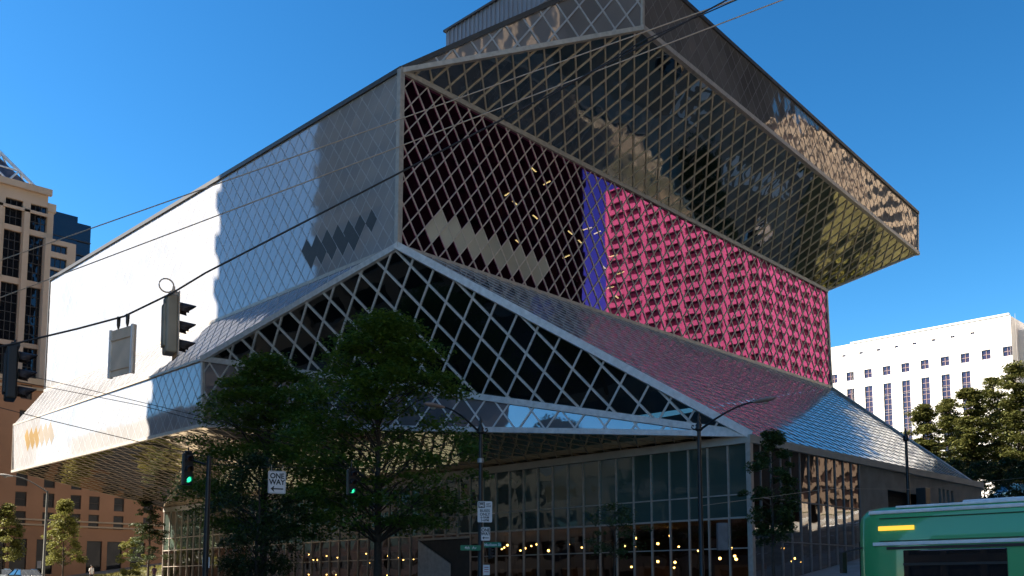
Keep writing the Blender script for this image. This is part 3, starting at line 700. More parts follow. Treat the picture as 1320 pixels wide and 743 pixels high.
# ------------------------------------------------------------------ trees
M['bark'] = mat('bark', (.055,.042,.032), .9, ns=6, na=.3, bump=.4, bs=20)
M['leaf_dark'] = leafmat('dark_green_leaves', (.06,.11,.014), (.16,.24,.03), .35)
M['leaf_mid'] = leafmat('mid_green_leaves', (.03,.055,.014), (.08,.12,.03), .25)
M['leaf_yellow'] = leafmat('yellow_green_leaves', (.14,.15,.03), (.26,.25,.07), .35)
M['leaf_olive'] = leafmat('olive_needles', (.06,.075,.018), (.16,.155,.042), .25)
M['leaf_pine'] = leafmat('dark_needles', (.025,.042,.012), (.06,.085,.022), .2)
def make_tree(name, base, H, crown_lo, rx, label, cat, leaf, nclump=80, per=150, ls=.17, seed=1, group=None, trunk_r=.2, shape='oval', squash=.55, flat=.5, lean=0, core=.35, cl=(.16,.34)):
    rnd = random.Random(seed)
    base = V(base); t = empty(name, base, label, cat, group)
    tr = MB(); lf = MB()
    top = H*.9
    pts = []; n = 7
    wob = [V((rnd.uniform(-.1,.1), rnd.uniform(-.1,.1), 0))*(H/10) for _ in range(n+1)]
    trunk = [base + V((lean*i/n, 0, top*i/n - .2*(i == 0))) + wob[i]*(i/n)*1.5 for i in range(n+1)]
    tr.tube(trunk, [trunk_r*(1-.82*i/n) for i in range(n+1)], 9)
    def trunk_at(z):
        f = max(0, min(.999, z/top))*n; i = int(f); return trunk[i].lerp(trunk[i+1], f-i)
    for c in range(nclump):
        u = rnd.random()
        zz = crown_lo + (H-crown_lo)*u
        if shape == 'oval': rr = rx*math.sin(math.pi*min(.97, .12+.86*u))**.75
        elif shape == 'cone': rr = rx*(1-u)**.8+.15
        elif shape == 'layer': rr = rx*(1-.75*u**1.6)*(.55+.45*rnd.random())
        elif shape == 'vase': rr = rx*min(1, 1.35*(1-u)**.55)*min(1,.62+1.6*u)
        ang = rnd.uniform(0, 6.283); q = math.sqrt(core + (1-core)*rnd.random())*rr*(.82+.3*math.sin(3*ang+seed)*.6)
        ax = trunk_at(zz*.92)
        cen = V((ax.x + q*math.cos(ang), ax.y + q*math.sin(ang), base.z + zz))
        st = trunk_at(max(crown_lo*.8, zz - q*.55))
        mid = st.lerp(cen, .55) + V((0,0,.12*q))
        if q > .3 and c % 2 == 0: tr.tube([st, mid, cen], [max(.02, trunk_r*.28*(1-u*.6)), max(.014, trunk_r*.14), .01], 5, cap=False)
        cr = rx*rnd.uniform(*cl)
        out = V((math.cos(ang), math.sin(ang), 0))
        for k in range(per):
            d = V((rnd.gauss(0,1), rnd.gauss(0,1), rnd.gauss(0,1))).normalized()*(rnd.random()**.45)*cr
            d.z *= squash; d -= out*0; d.z -= .12*d.dot(out)
            p = cen + d
            nrm = V((rnd.gauss(0,flat), rnd.gauss(0,flat), 1)).normalized()
            a = nrm.cross(V((math.cos(k*2.4), math.sin(k*2.4), rnd.uniform(-.3,.3)))).normalized(); b = nrm.cross(a)
            s = ls*rnd.uniform(.6, 1.3)
            lf.add([p - a*s*.5, p + b*s*.28 + nrm*s*.05, p + a*s*.5, p - b*s*.28 + nrm*s*.05], [[0,1,2,3]])
    tr.build('trunk', M['bark'], t); lf.build('crown', leaf, t); return t
def gpt(px, dist, dz=.12):
    p = at(px, 757, dist); return V((p.x, p.y, g(p.x, p.y) + dz))
make_tree('street_tree', gpt(338, 60), 14.6, 3.4, 6.9, 'tall dark leafy street tree in front of the left corner of the library', 'tree', M['leaf_dark'], 190, 190, .25, 3, 'street trees on the avenue', .26, 'vase', .30, .5, core=.10, cl=(.13,.29))
make_tree('street_tree', gpt(486, 52), 15.2, 3.6, 6.3, 'tall green street tree with pointed top in front of the dark glass triangle', 'tree', M['leaf_dark'], 195, 190, .24, 11, 'street trees on the avenue', .24, 'vase', .32, .5, core=.10, cl=(.13,.29))
make_tree('street_tree', gpt(330, 49), 7.0, 1.0, 2.7, 'small dark bushy tree below the hanging one way sign', 'tree', M['leaf_pine'], 70, 140, .17, 5, None, .13, 'oval', .7, .7)
make_tree('street_tree', gpt(998, 49), 8.6, 3.0, 1.65, 'slim dark street tree in front of the right lobby glass', 'tree', M['leaf_mid'], 70, 130, .17, 21, None, .09, 'oval', .6, .6)
make_tree('street_tree', gpt(792, 46), 4.6, 2.2, 1.9, 'low small tree with thin foliage in front of the lobby lamps', 'tree', M['leaf_mid'], 34, 60, .14, 22, None, .06, 'oval', .5, .6)
make_tree('street_tree', gpt(80, 116), 9.3, 2.0, 3.0, 'young yellow green sunlit tree right of the grey street lamp', 'tree', M['leaf_yellow'], 75, 110, .30, 31, 'young sunlit trees', .12, 'cone', .5, .6)
make_tree('street_tree', gpt(4, 118), 9.0, 2.4, 2.9, 'young yellow green sunlit tree cut by the left edge of the picture', 'tree', M['leaf_yellow'], 70, 110, .30, 32, 'young sunlit trees', .12, 'cone', .5, .6)
make_tree('street_tree', gpt(190, 113), 10.5, 2.5, 3.0, 'dark spreading tree on the grass bank before the brick building', 'tree', M['leaf_pine'], 45, 110, .28, 33, None, .16, 'layer', .35, .5)
make_tree('shrub', gpt(167, 117), 5.2, .6, 1.9, 'pale yellow green shrub on the sunlit grass bank', 'shrub', M['leaf_yellow'], 40, 90, .24, 34, None, .06, 'oval', .6, .6)
pines = [(1200, 128, 20, 4.0), (1232, 140, 23, 4.6), (1262, 126, 22.5, 4.4), (1292, 138, 27, 5.2), (1322, 124, 27, 5.4), (1250, 160, 22, 4.6), (1310, 160, 26, 5.0)]
plab = ['thin open pine reaching over the end of the library roof', 'layered pine tree before the white courthouse strips', 'olive pine with gaps between its branches right of the dark lamp post', 'tall broad pine above the green bus', 'tallest pine at the right edge of the picture', 'dark pine deep in the grove by the courthouse', 'dense pine behind the tallest one at the right edge']
for i, (px, d, H, rx) in enumerate(pines):
    make_tree('pine_tree', gpt(px, d), H*.645, 2.0, rx, plab[i], 'tree', M['leaf_olive'] if i < 5 else M['leaf_pine'], 120, 130, .40, 40+i, 'pines by the courthouse', .24, 'layer', .30, .5, core=.06)
for i, (px, d) in enumerate(((1240, 104), (1275, 100), (1308, 97), (1340, 95))):
    make_tree('shrub', gpt(px, d), 5.2, .3, 2.6, ['dark hedge shrub at the end of the library roof', 'dark shrub under the olive pine', 'dark shrub behind the bus roof', 'dark shrub at the right edge behind the bus'][i], 'shrub', M['leaf_pine'], 50, 90, .26, 60+i, 'shrubs under the pines', .08, 'oval', .6, .7)

# ------------------------------------------------------------------ street furniture
M['pole'] = mat('dark_pole_paint', (.014,.013,.013), .4)
M['lamp_head'] = mat('brown_lamp_housing', (.32,.22,.17), .5)
def lamp_post(px, dist, label, ztop_y, arm_dir, arm_len, rise, drop_, greycol=False, ornate=True):
    b = gpt(px, dist); top = at(px, ztop_y, dist).z
    t = empty('street_lamp', b, label, 'street lamp'); pm = M['pole'] if not greycol else mat('grey_pole', (.22,.22,.20), .5)
    m = MB(); m.tube([b, b+V((0,0,.9)), b+V((0,0,1.0)), V((b.x,b.y,top))], [.17,.16,.125,.085], 12)
    m.lathe(b, [(.26,0),(.26,.12),(.2,.3),(.17,.5)], 14); m.build('pole', pm, t)
    if ornate:
        f = MB(); f.lathe((b.x,b.y,top-.15), [(.09,0),(.17,.05),(.19,.12),(.12,.2),(.16,.27),(.10,.36),(.05,.5),(.085,.6),(.05,.7),(.005,.86)], 12)
        sc = [V((b.x,b.y,top-.05)) - V(arm_dir)*s_ + V((0,0,h_)) for s_, h_ in ((.1,0),(.28,.02),(.4,.12),(.36,.22),(.28,.18))]
        f.tube(sc, .035, 6); f.build('finial', pm, t)
    if arm_len:
        d = V(arm_dir).normalized(); s0 = V((b.x,b.y,top-.12))
        pts = [s0 + d*arm_len*u + Z*(rise*math.sin(u*math.pi/2)*1.0 - .0) for u in (0,.12,.3,.5,.7,.88,1)]
        a = MB(); a.tube(pts, [.06,.055,.05,.045,.042,.04,.04], 8); a.build('arm', pm, t)
        e = pts[-1]; hd = MB(); prof = [(-.15,.05,.05),(0,.09,.07),(.25,.15,.10),(.55,.17,.11),(.8,.13,.08),(.92,.05,.03)]
        q = d.cross(Z)
        rings = []
        for s_, w_, h_ in prof: rings.append([e + d*s_ + q*(w_*math.cos(k*math.pi/5)) + Z*(h_*math.sin(k*math.pi/5) - .01 + s_*drop_) for k in range(10)])
        vs = [p for r_ in rings for p in r_]; fs = [[i*10+k, i*10+(k+1) % 10, (i+1)*10+(k+1) % 10, (i+1)*10+k] for i in range(len(prof)-1) for k in range(10)]
        hd.add(vs, fs, 0, True); hd.add(rings[-1], [list(range(10))]); hd.add(rings[0], [list(range(10))[::-1]])
        ho = hd.build('lamp_head', M['lamp_head'] if not greycol else mat('pale_lamp_housing', (.6,.58,.55), .5), t)
        ls_ = MB(); ls_.lathe(e + d*.45 - Z*.16, [(.002,-.03),(.09,-.01),(.13,.05)], 12); ls_.build('lens', mat('lamp_lens', (.5,.48,.42), .3), ho)
    return t, b, top
lpR = lamp_post(905, 44, 'black ornate street lamp with curved arm in front of the lobby corner', 552, (0,-1,0), 3.0, .95, .05)
lpC = lamp_post(619, 44, 'black ornate street lamp carrying bus and one way signs at the avenue crossing', 556, (-1,.1,0), 2.2, 1.0, .05)
lpU = lamp_post(1176, 60, 'plain black post standing before the end of the library roof', 566, (1,0,0), 0, 0, 0)
lpL = lamp_post(55, 85, 'grey street lamp with long arm before the pink brick building', 633, (-1,.35,0), 2.9, 1.3, .1, True, False)
# control box high on the upper post
bxp = at(1190, 641, 59.8); cb = MB(); cb.box(bxp.x-.35, bxp.y-.3, bxp.z-.55, bxp.x+.35, bxp.y+.3, bxp.z+.55)
cb.build('control_box', M['pole'], lpU[0], .04)
pb = MB(); q = at(931, 692, 44); pb.obox(q, RT*.24, HD*.16, Z*.62); pb.build('control_box', mat('grey_box', (.12,.12,.13), .5), lpR[0], .03)
br_ = MB(); bb = lpC[1]; zz = at(619,594,44).z; br_.tube([(bb.x,bb.y,zz-.1),(bb.x,bb.y,zz+.1)], .15, 12); br_.build('clamp', mat('galvanised_clamp', (.4,.4,.4), .5, .5), lpC[0])

def text_mesh(s, size, matl, parent, org, ax, ay, n, name='lettering', bold=0.0, align='CENTER'):
    cu = bpy.data.curves.new('txt', 'FONT'); cu.body = s; cu.size = size; cu.align_x = align; cu.align_y = 'CENTER'; cu.extrude = .003; cu.offset = bold
    tmp = bpy.data.objects.new('txt', cu); COL.objects.link(tmp)
    dg = bpy.context.evaluated_depsgraph_get(); me = bpy.data.meshes.new_from_object(tmp.evaluated_get(dg)); bpy.data.objects.remove(tmp)
    mb = MB(); off = V(org)
    mb.add([off + ax*v.co.x + ay*v.co.y + n*v.co.z for v in me.vertices], [list(p.vertices) for p in me.polygons])
    bpy.data.meshes.remove(me); return mb.build(name, matl, parent)
M['sign_white'] = mat('sign_white', (.78,.74,.72), .5, ns=5, na=.05)
M['sign_ink'] = mat('sign_black', (.012,.012,.012), .5, na=0)
M['sign_green'] = mat('sign_green', (.010,.20,.10), .5, na=.05)
M['alu'] = mat('sign_aluminium', (.58,.43,.30), .5, .0)
def sign_plate(name, label, cat, c, w, h, n, mt, rnd=.05, up=Z, back=None):
    n = V(n).normalized(); ax = up.cross(n).normalized(); ay = n.cross(ax)
    t = empty(name, c, label, cat)
    pts = []
    for sx, sy, a0 in ((1,1,0),(-1,1,90),(-1,-1,180),(1,-1,270)):
        for k in range(5):
            a = R(a0 + k*22.5); pts.append((sx*(w/2-rnd)+rnd*math.cos(a), sy*(h/2-rnd)+rnd*math.sin(a)))
    m = MB(); k = len(pts)
    fr = [V(c)+ax*p[0]+ay*p[1]+n*.012 for p in pts]; bk_ = [q - n*.02 for q in fr]
    m.add(fr, [list(range(k))]); m.add(bk_, [list(range(k))[::-1]], 1); m.add(fr+bk_, [[i, (i+1) % k, k+(i+1) % k, k+i] for i in range(k)])
    m.build('plate', [mt, back or M['alu']], t)
    return t, V(c)+n*.014, ax, ay, n
def arrow(t, c, ax, ay, n, L_, hw, sw, bar_=False, name='arrow'):
    m = MB(); pts = [(-L_/2,0),(-L_/2+hw,hw*.85),(-L_/2+hw*.8,sw),(L_/2,sw),(L_/2,-sw),(-L_/2+hw*.8,-sw),(-L_/2+hw,-hw*.85)]
    m.add([c+ax*x+ay*y+n*.002 for x, y in pts], [list(range(len(pts)))]); m.build(name, M['sign_ink'], t)
def one_way(c, w, h, n, label):
    t, o, ax, ay, n = sign_plate('one_way_sign', label, 'sign', c, w, h, n, M['sign_white'])
    text_mesh('ONE', h*.32, M['sign_ink'], t, o+ay*h*.27, ax*.92, ay, n, bold=.010*h)
    text_mesh('WAY', h*.32, M['sign_ink'], t, o+ay*h*.0, ax*.92, ay, n, bold=.010*h)
    arrow(t, o-ay*h*.29, ax, ay, n, w*.72, w*.22, h*.028)
    bd_ = MB()
    for a, b in (((-1,-1),(1,-1)),((1,-1),(1,1)),((1,1),(-1,1)),((-1,1),(-1,-1))):
        bd_.bar(o+ax*a[0]*w*.46+ay*a[1]*h*.47, o+ax*b[0]*w*.46+ay*b[1]*h*.47, n, .008, -.004, .002)
    bd_.build('border', M['sign_ink'], t); return t, ax, ay
TOC = lambda p: (V((EYE.x, EYE.y, p.z)) - p).normalized()
p = at(357, 622, 34); ow, ax, ay = one_way(p, .62, .80, V((-.35,-1,0)), 'large white one way sign hanging from the span wire below the trees')
hk = MB()
for s_ in (-1, 1): hk.tube([p+ax*.2*s_+ay*.38, p+ax*.2*s_+ay*.60], .012, 5)
hk.build('hanger', M['alu'], ow)
def near_pole(x, y, base, off):         # a point just off the pole's face towards the viewer
    d = at(x, y, 44 - off); return d
FN = V((-.75,-1,0))
p = at(625, 660, 43.75); t, o, ax, ay, n = sign_plate('bus_lane_sign', 'white buses only sign with bus symbol on the centre lamp post', 'sign', p, .66, .95, FN, M['sign_white'])
text_mesh('BUSES', .17, M['sign_ink'], t, o+ay*.04, ax, ay, n, bold=.003); text_mesh('ONLY', .17, M['sign_ink'], t, o-ay*.12, ax, ay, n, bold=.003)
text_mesh('6-9AM', .14, M['sign_ink'], t, o-ay*.26, ax, ay, n, bold=.002); text_mesh('3-6PM', .14, M['sign_ink'], t, o-ay*.39, ax, ay, n, bold=.002)
text_mesh('LEFT\nLANE', .10, M['sign_ink'], t, o+ay*.30+ax*.16, ax, ay, n, bold=.002)
ic = MB(); c0 = o - ax*.15 + ay*.31
def rect(mb, cx_, cy_, w, h, d, mi=0): mb.add([c0+ax*(cx_+sx*w/2)+ay*(cy_+sy*h/2)+n*d for sx, sy in ((-1,-1),(1,-1),(1,1),(-1,1))], [[0,1,2,3]], mi)
rect(ic, 0, 0, .29, .27, .002); rect(ic, 0, .02, .22, .17, .004, 1); rect(ic, 0, .045, .18, .07, .006); rect(ic, -.07, -.08, .04, .05, .004, 1); rect(ic, .07, -.08, .04, .05, .004, 1)
rect(ic, -.07, -.03, .03, .025, .006); rect(ic, .07, -.03, .03, .025, .006)
ic.build('bus_symbol', [M['sign_ink'], M['sign_white']], t)
one_way(at(626, 688.5, 43.75), .42, .62, FN, 'small white one way sign below the buses only sign')
def street_name(x, y, w, h, txt, n, label):
    p = at(x, y, 43.7); t, o, ax, ay, n = sign_plate('street_name_sign', label, 'sign', p, w, h, n, M['sign_green'], .02, back=M['sign_green'])
    text_mesh(txt, h*.75, M['sign_white'], t, o, ax, ay, n, bold=.002)
street_name(606.5, 706.5, .92, .24, '4th  Av', V((-.6,-1,0)), 'green street name sign for the avenue left of the centre lamp post')
street_name(635, 702.5, .80, .24, 'Madison St', V((-1,-.55,0)), 'green street name sign for the side street right of the centre lamp post')
p = at(627, 735, 43.75); t, o, ax, ay, n = sign_plate('parking_sign', 'small white notice plate low on the centre lamp post', 'sign', p, .30, .46, FN, M['sign_white'], .02)
M['red_ink'] = mat('sign_red', (.4,.02,.02), .5)
lnm = MB()
for i in range(3): lnm.bar(o-ax*.10+ay*(.12-.1*i), o+ax*.10+ay*(.12-.1*i), n, .03, -.003, .002)
lnm.build('red_lines', M['red_ink'], t)
p = at(153/4.296+230, 570+668/4.296, 32); sign_plate('notice_sign', 'small pale plate on the signal post under the trees', 'sign', p, .24, .36, V((-1,-1,0)), M['sign_white'], .02)
p = at(50.5, 728, 84); sign_plate('notice_sign', 'tiny white plate beside the parked cars', 'sign', p, .34, .62, V((-1,-1,0)), M['sign_white'], .03)

# hanging sign seen from behind
p = at(157, 453.5, 17.0); hs_t, o, ax, ay, n = sign_plate('hanging_sign', 'brown backed hanging sign seen from behind on the thick wire', 'sign', p, .82, .86, V((1,.12,0)), M['alu'], .01)
M['rail'] = mat('bright_rail', (.75,.72,.68), .4, .2)
for s_ in (-1, 1): fr_ = MB(); fr_.bar(p+ax*.36*s_-ay*.44, p+ax*.36*s_+ay*.44, n, .05, -.04, .045); fr_.build('rail', M['rail'], hs_t)
for s_ in (-.3, .25):
    fr_ = MB(); fr_.bar(p-ax*.36+ay*s_, p+ax*.36+ay*s_, n, .04, -.03, .02); fr_.build('brace', M['alu'], hs_t)
hb = MB()
for s_ in (-.15, .15): hb.tube([p+ax*s_*1.0+ay*.43, p+ax*s_+ay*.50, p+ax*s_+ay*.66], [.012,.03,.035], 6)
hb.build('hanger', M['black'], hs_t)

# traffic signals
M['sig_grey'] = mat('signal_olive_grey', (.27,.23,.165), .55, ns=3, na=.15); M['visor'] = mat('signal_visor', (.035,.028,.03), .5)
M['green_on'] = emit('green_lens_lit', (.03,.9,.4), .55); M['red_off'] = mat('red_lens', (.06,.008,.006), .3); M['amb_off'] = mat('amber_lens', (.07,.03,.006), .3); M['grn_off'] = mat('green_lens', (.01,.05,.03), .3)
def signal(c, facing, label, body, lit=False, sc=1.0, tilt=0, hang=.35, plate=False):
    n = V(facing).normalized(); ax = Z.cross(n).normalized(); t = empty('traffic_signal', c, label, 'traffic light'); c = V(c)
    up = (Z + ax*tilt).normalized(); ax = up.cross(n).normalized()
    h = MB(); h.obox(c - n*.05*sc, ax*.17*sc, n*.10*sc, up*.54*sc); hb_ = h.build('housing', body, t, .035*sc)
    bp = MB(); bp.obox(c - n*.16*sc - up*.02, ax*.10*sc, n*.03*sc, up*.40*sc); bp.build('back_cover', body, t, .02)
    if plate:
        pt = MB(); pt.obox(c + n*.055*sc, ax*.22*sc, n*.008, up*.60*sc); pt.build('backplate', M['alu'], t)
    for k, (dz, ml) in enumerate(((.35, M['red_off']), (0, M['amb_off']), (-.35, M['green_on'] if lit else M['grn_off']))):
        o = c + up*dz*sc + n*.07*sc; r = .10*sc
        l = MB(); l.add([o + n*.004 + ax*r*math.cos(a*math.pi/8) + up*r*math.sin(a*math.pi/8) for a in range(16)], [list(range(16))]); l.build('lens', ml, t)
        vz = MB(); N_ = 14; r2 = r*1.12
        for a in range(N_):
            a0, a1 = R(-40 + 260*a/N_), R(-40 + 260*(a+1)/N_)
            def P(a_, s_): 
                ln_ = .34*sc*(.55 + .45*max(0, math.sin(a_)))
                return o + ax*r2*math.cos(a_) + up*r2*math.sin(a_) + n*ln_*s_ - up*.03*s_
            vz.add([P(a0,0), P(a1,0), P(a1,1), P(a0,1)], [[0,1,2,3]], 0, True)
        vo = vz.build('visor', M['visor'], t); so = vo.modifiers.new('thick', 'SOLIDIFY'); so.thickness = .012
    hg = MB(); hg.tube([c+up*.54*sc, c+up*(.54+hang)*sc], .025*sc, 6); hg.obox(c+up*.58*sc, ax*.1*sc, n*.08*sc, up*.04*sc)
    if plate:
        ring = [c+up*.74*sc + n*.0 - n*.13*sc*1 + (up*math.cos(a*math.pi/8)+n*math.sin(a*math.pi/8))*.13*sc for a in range(17)]; hg.tube(ring, .014*sc, 6, cap=False)
    hg.build('hanger', M['alu'] if plate else M['black'], t); return t
signal(at(223, 420, 17.2), (1,-.22,0), 'grey traffic signal seen from behind hanging before the white facade', M['sig_grey'], False, 1.0, .06, .2, True)
signal(at(18, 482, 18.6), (1,-.2,0), 'black silhouetted traffic signal hanging at the left edge', M['black'], False, 1.0, .10, .15)
signal(at(242, 605, 32.5), (-.15,-1,0), 'black traffic signal lit green above the signal post', M['black'], True, 1.0, 0, .2)
signal(at(453, 622, 38), (-.15,-1,0), 'black traffic signal lit green hanging right of the one way sign', M['black'], True, .95, 0, .4)
signal(at(632, 713.5, 43.6), (.4,-1,0), 'small black pedestrian signal on the centre lamp post', M['black'], False, .45, 0, .1)
sp = gpt(264, 32); spt = empty('signal_post', sp, 'thin black signal post under the left tree', 'post')
m = MB(); m.tube([sp, V((sp.x, sp.y, at(264,588,32).z))], [.11,.075], 10); m.lathe(sp, [(.2,0),(.2,.1),(.12,.35)], 12); m.build('pole', M['pole'], spt)
a = MB(); q0 = V((sp.x,sp.y,at(264,600,32).z)); a.tube([q0, at(243,592,32.5)], .03, 6); a.build('bracket', M['pole'], spt)

# overhead wires
M['wire'] = mat('black_cable', (.012,.011,.010), .5, na=0); M['wire_tan'] = mat('copper_trolley_wire', (.50,.38,.27), .5, .1, na=0)
def wire(pts, r, label, m=None, sag=0):
    P = [at(*p) for p in pts]
    if len(P) == 2:
        a, b = P; P = [a.lerp(b, i/14) - Z*sag*4*(i/14)*(1-i/14) for i in range(15)]
    w = MB(); w.tube(P, r, 6); o = w.build('overhead_wire', m or M['wire']); tag(o, label, 'wire', 'overhead wires'); return o
wire([(-40,350,30),(1100,-55,24)], .017, 'thin overhead wire highest of those crossing the sky at the left', M['wire_tan'], .03)
wire([(-40,399,30),(1100,-35,24)], .017, 'thin overhead wire crossing the upper facade below the highest wire', M['wire_tan'], .03)
wire([(-40,455,17),(20,443,17),(100,424,17),(160,408,17),(222,378,17),(265,352,17.2),(517,222,18),(640,158,18.5),(830,58,19.5),(1000,-34,20)], .018, 'thick black signal cable running from the left edge to the top right')
wire([(700,130,22),(830,52,21),(1000,-22,20)], .014, 'second dark cable beside the thick signal cable at the top right')
wire([(-30,470,28),(60,490,28),(150,511,28),(380,566,30)], .010, 'thin wire sloping down across the white lower facade')
wire([(-30,482,28),(60,499,28),(182,523,28),(380,575,30)], .010, 'thin wire just below the sloping one across the white lower facade')
wire([(-30,518,26),(60,541,26),(184,571,28),(300,596,30)], .011, 'thin wire ending near the lit signal above the signal post')
wire([(264,598,32),(345,603,34),(453,604,38),(560,602,42),(619,597,44)], .012, 'span wire carrying the hanging one way sign')
wire([(905,652,44),(990,641,46),(1070,630,50),(1176,631,60),(1330,615,62)], .012, 'pale span wire in front of the right lobby glass', M['wire_tan'])

# ------------------------------------------------------------------ vehicles
M['tyre'] = mat('tyre_rubber', (.02,.02,.02), .85); M['rim'] = mat('wheel_rim', (.45,.45,.46), .35, .8); M['carglass'] = facade('car_glass', (.01,.012,.014), (.6,.65,.7), .05, .6, wave=0)
M['chrome'] = mat('lamp_glass', (.8,.8,.78), .15)
def wheel(parent, x, y, r, w, sx):
    t = MB(); n = 20; rings = [(-w/2,r*.72),(-w/2,r*.95),(-w/2+.03,r),(w/2-.03,r),(w/2,r*.95),(w/2,r*.72)]
    vs = [(x+d, y+rr*math.cos(k*2*math.pi/n), r+rr*math.sin(k*2*math.pi/n)) for d, rr in rings for k in range(n)]
    t.add(vs, [[i*n+k, i*n+(k+1) % n, (i+1)*n+(k+1) % n, (i+1)*n+k] for i in range(5) for k in range(n)], 0, True)
    o = bpy.data.objects.new('wheel', None); COL.objects.link(o); o.parent = parent
    t.build('tyre', M['tyre'], o)
    rm = MB()
    for d in (-w/2+.02, w/2-.02): rm.add([(x+d, y+r*.72*math.cos(k*2*math.pi/n), r+r*.72*math.sin(k*2*math.pi/n)) for k in range(n)], [list(range(n))])
    rm.build('rim', M['rim'], o)
def make_car(label, paint, group='cars parked along the kerb', van=False):
    """car along +Y, x = width"""
    t = empty('parked_car' if not van else 'van', (0,0,0), label, 'car' if not van else 'van', group)
    Lc, W = (4.5, .88) if not van else (5.2, .95)
    if not van: lo_ = [(-2.25,.35),(-2.25,.8),(-1.95,.95),(-.9,1.0),(1.35,.98),(2.2,.78),(2.27,.4)]
    else: lo_ = [(-2.6,.4),(-2.6,1.15),(-1.5,1.15),(1.6,1.15),(2.5,.95),(2.6,.45)]
    up_ = [(-1.85,.97),(-1.25,1.42),(.25,1.46),(1.25,.99)] if not van else [(-2.58,1.15),(-2.5,2.0),(1.0,2.05),(1.75,1.15)]
    b = MB(); k = len(lo_)
    sec = []
    for s_ in (-1, -.93, .93, 1):
        ins = .06 if abs(s_) == 1 else 0
        sec.append([V((s_*W, y*(1-ins*.3), z - (ins*.5 if z > .7 else 0))) for y, z in lo_])
    vs = [p for r_ in sec for p in r_]
    b.add(vs, [[i*k+j, (i+1)*k+j, (i+1)*k+(j+1) % k, i*k+(j+1) % k] for i in range(3) for j in range(k)], 0, False)
    b.add(sec[0], [list(range(k))]); b.add(sec[3], [list(range(k))[::-1]])
    ku = len(up_); w0, w1 = W*.93, W*.74 if not van else W*.88
    L_ = [V((-(w0 if z < 1.2 else w1), y, z)) for y, z in up_]; R_ = [V((-p.x, p.y, p.z)) for p in L_]
    b.add(L_+R_, [[1,2,ku+2,ku+1]])
    for q in (L_, R_):
        for i in range(ku-1):
            if i != 1: b.tube([q[i], q[i+1]], .035, 5)
        b.tube([q[1], q[2]], .04, 5); mid = (q[1].lerp(q[2], .45), q[0].lerp(q[3], .5)); b.tube(list(mid), .035, 5)
    b.build('body', paint, t, .03)
    gl = MB(); sh = [V((p.x*.985, p.y, p.z-.01)) for p in L_+R_]
    gl.add(sh, [[0,1,ku+1,ku],[2,3,ku+3,ku+2],[0,1,2,3],[ku+3,ku+2,ku+1,ku]]); gl.build('windows', M['carglass'], t)
    for x in (-W+.1, W-.1):
        for y in ((-1.35,1.4) if not van else (-1.6,1.6)): wheel(t, x, y, .32, .2, 1)
    yb, yf = lo_[0][0], lo_[-1][0]
    for s_ in (-1,1):
        h_ = MB(); h_.box(s_*W*.7-.16, yf-.16, .6, s_*W*.7+.16, yf-.02+.03, .74); h_.build('headlight', M['chrome'], t, .02)
        h_ = MB(); h_.box(s_*W*.75-.12, yb-.02, .7, s_*W*.75+.12, yb+.06, .88); h_.build('tail_light', M['red_off'], t, .02)
    return t
pnt = lambda nm, c: mat(nm, c, .25, .3, na=.03, coat=1)
car = make_car('dark blue parked car at the kerb beside the grey street lamp', pnt('dark_blue_paint', (.012,.016,.035)))
car.location = (28.6, 86, g(28.6, 86)+.01)
def dup_car(x, y, rz, label, paint, grp='cars parked along the kerb'):
    o = copy_tree(car); o.location = (x, y, g(x, y)+.01); o.rotation_euler.z = rz; o['label'] = label; o['group'] = grp
    for c in o.children:
        if c.name.startswith('body'): c.data = c.data.copy(); c.data.materials[0] = paint
    return o
dup_car(28.6, 92.6, 0, 'grey green parked car cut by the left edge of the picture', pnt('grey_green_paint', (.10,.12,.12)))
sl = math.atan(.15)
for i, (x, y, rz, c) in enumerate(((112, 44, 0, (.02,.02,.02)), (121, 47, 0, (.5,.5,.5)), (98, 20, R(90), (.10,.10,.11)))):
    o = dup_car(x, y, rz, ['black car waiting on the upper avenue', 'silver car driving on the upper avenue', 'dark grey car climbing the side street'][i], pnt('car_paint', c), 'cars near the upper crossing')
    if rz: o.rotation_euler = (0, -sl*1.0, 0); o.rotation_euler = (sl, 0, R(-90))
vn = make_car('white van turning at the upper crossing', pnt('white_van_paint', (.75,.75,.74)), 'cars near the upper crossing', True); vn.location = (117, 37, g(117,37)); vn.rotation_euler.z = R(60)

# green city bus
bus = empty('city_bus', (21.5, 4, .35), 'green city bus with white roof edge and amber side display passing at lower right', 'bus')
BX0, BX1 = 20.3, 22.85; YF, YR = 9.75, -2.6; zg = .35; RZ = 3.40
M['busgreen'] = mat('bus_green', (.050,.37,.125), .35, coat=.6, ns=.6, na=.06); M['busgreen2'] = mat('bus_lower_green', (.035,.16,.07), .4, coat=.4)
M['buswhite'] = mat('bus_white', (.72,.72,.70), .4); M['amber'] = emit('amber_display', (1.0,.52,.06), .45)
def bus_ring(y, ins, top):
    pr = [(0,.35+zg),(-.02,1.2+zg),(0,2.25+zg),(.03,2.85+zg),(.10,2.98+zg),(.24,3.06+zg)]
    Lr = [(BX0+ins+d, y, z if z < 2.5+zg else z-top) for d, z in pr]; Rr = [(BX1-ins-d, y, z if z < 2.5+zg else z-top) for d, z in pr[::-1]]
    return Lr + Rr
b = MB(); st = [(YF-.03,.30,.25),(YF-.0-.08,.16,.12),(YF-.25,.05,.03),(YF-.6,0,0)] + [(y,0,0) for y in (6.5,4,1.5,-1)] + [(YR+.3,.02,0),(YR,.12,.08)]
rg = [bus_ring(*s_) for s_ in st]; k = len(rg[0])
b.add([p for r_ in rg for p in r_], [[i*k+j, (i+1)*k+j, (i+1)*k+(j+1) % k, i*k+(j+1) % k] for i in range(len(rg)-1) for j in range(k)], 0, True)
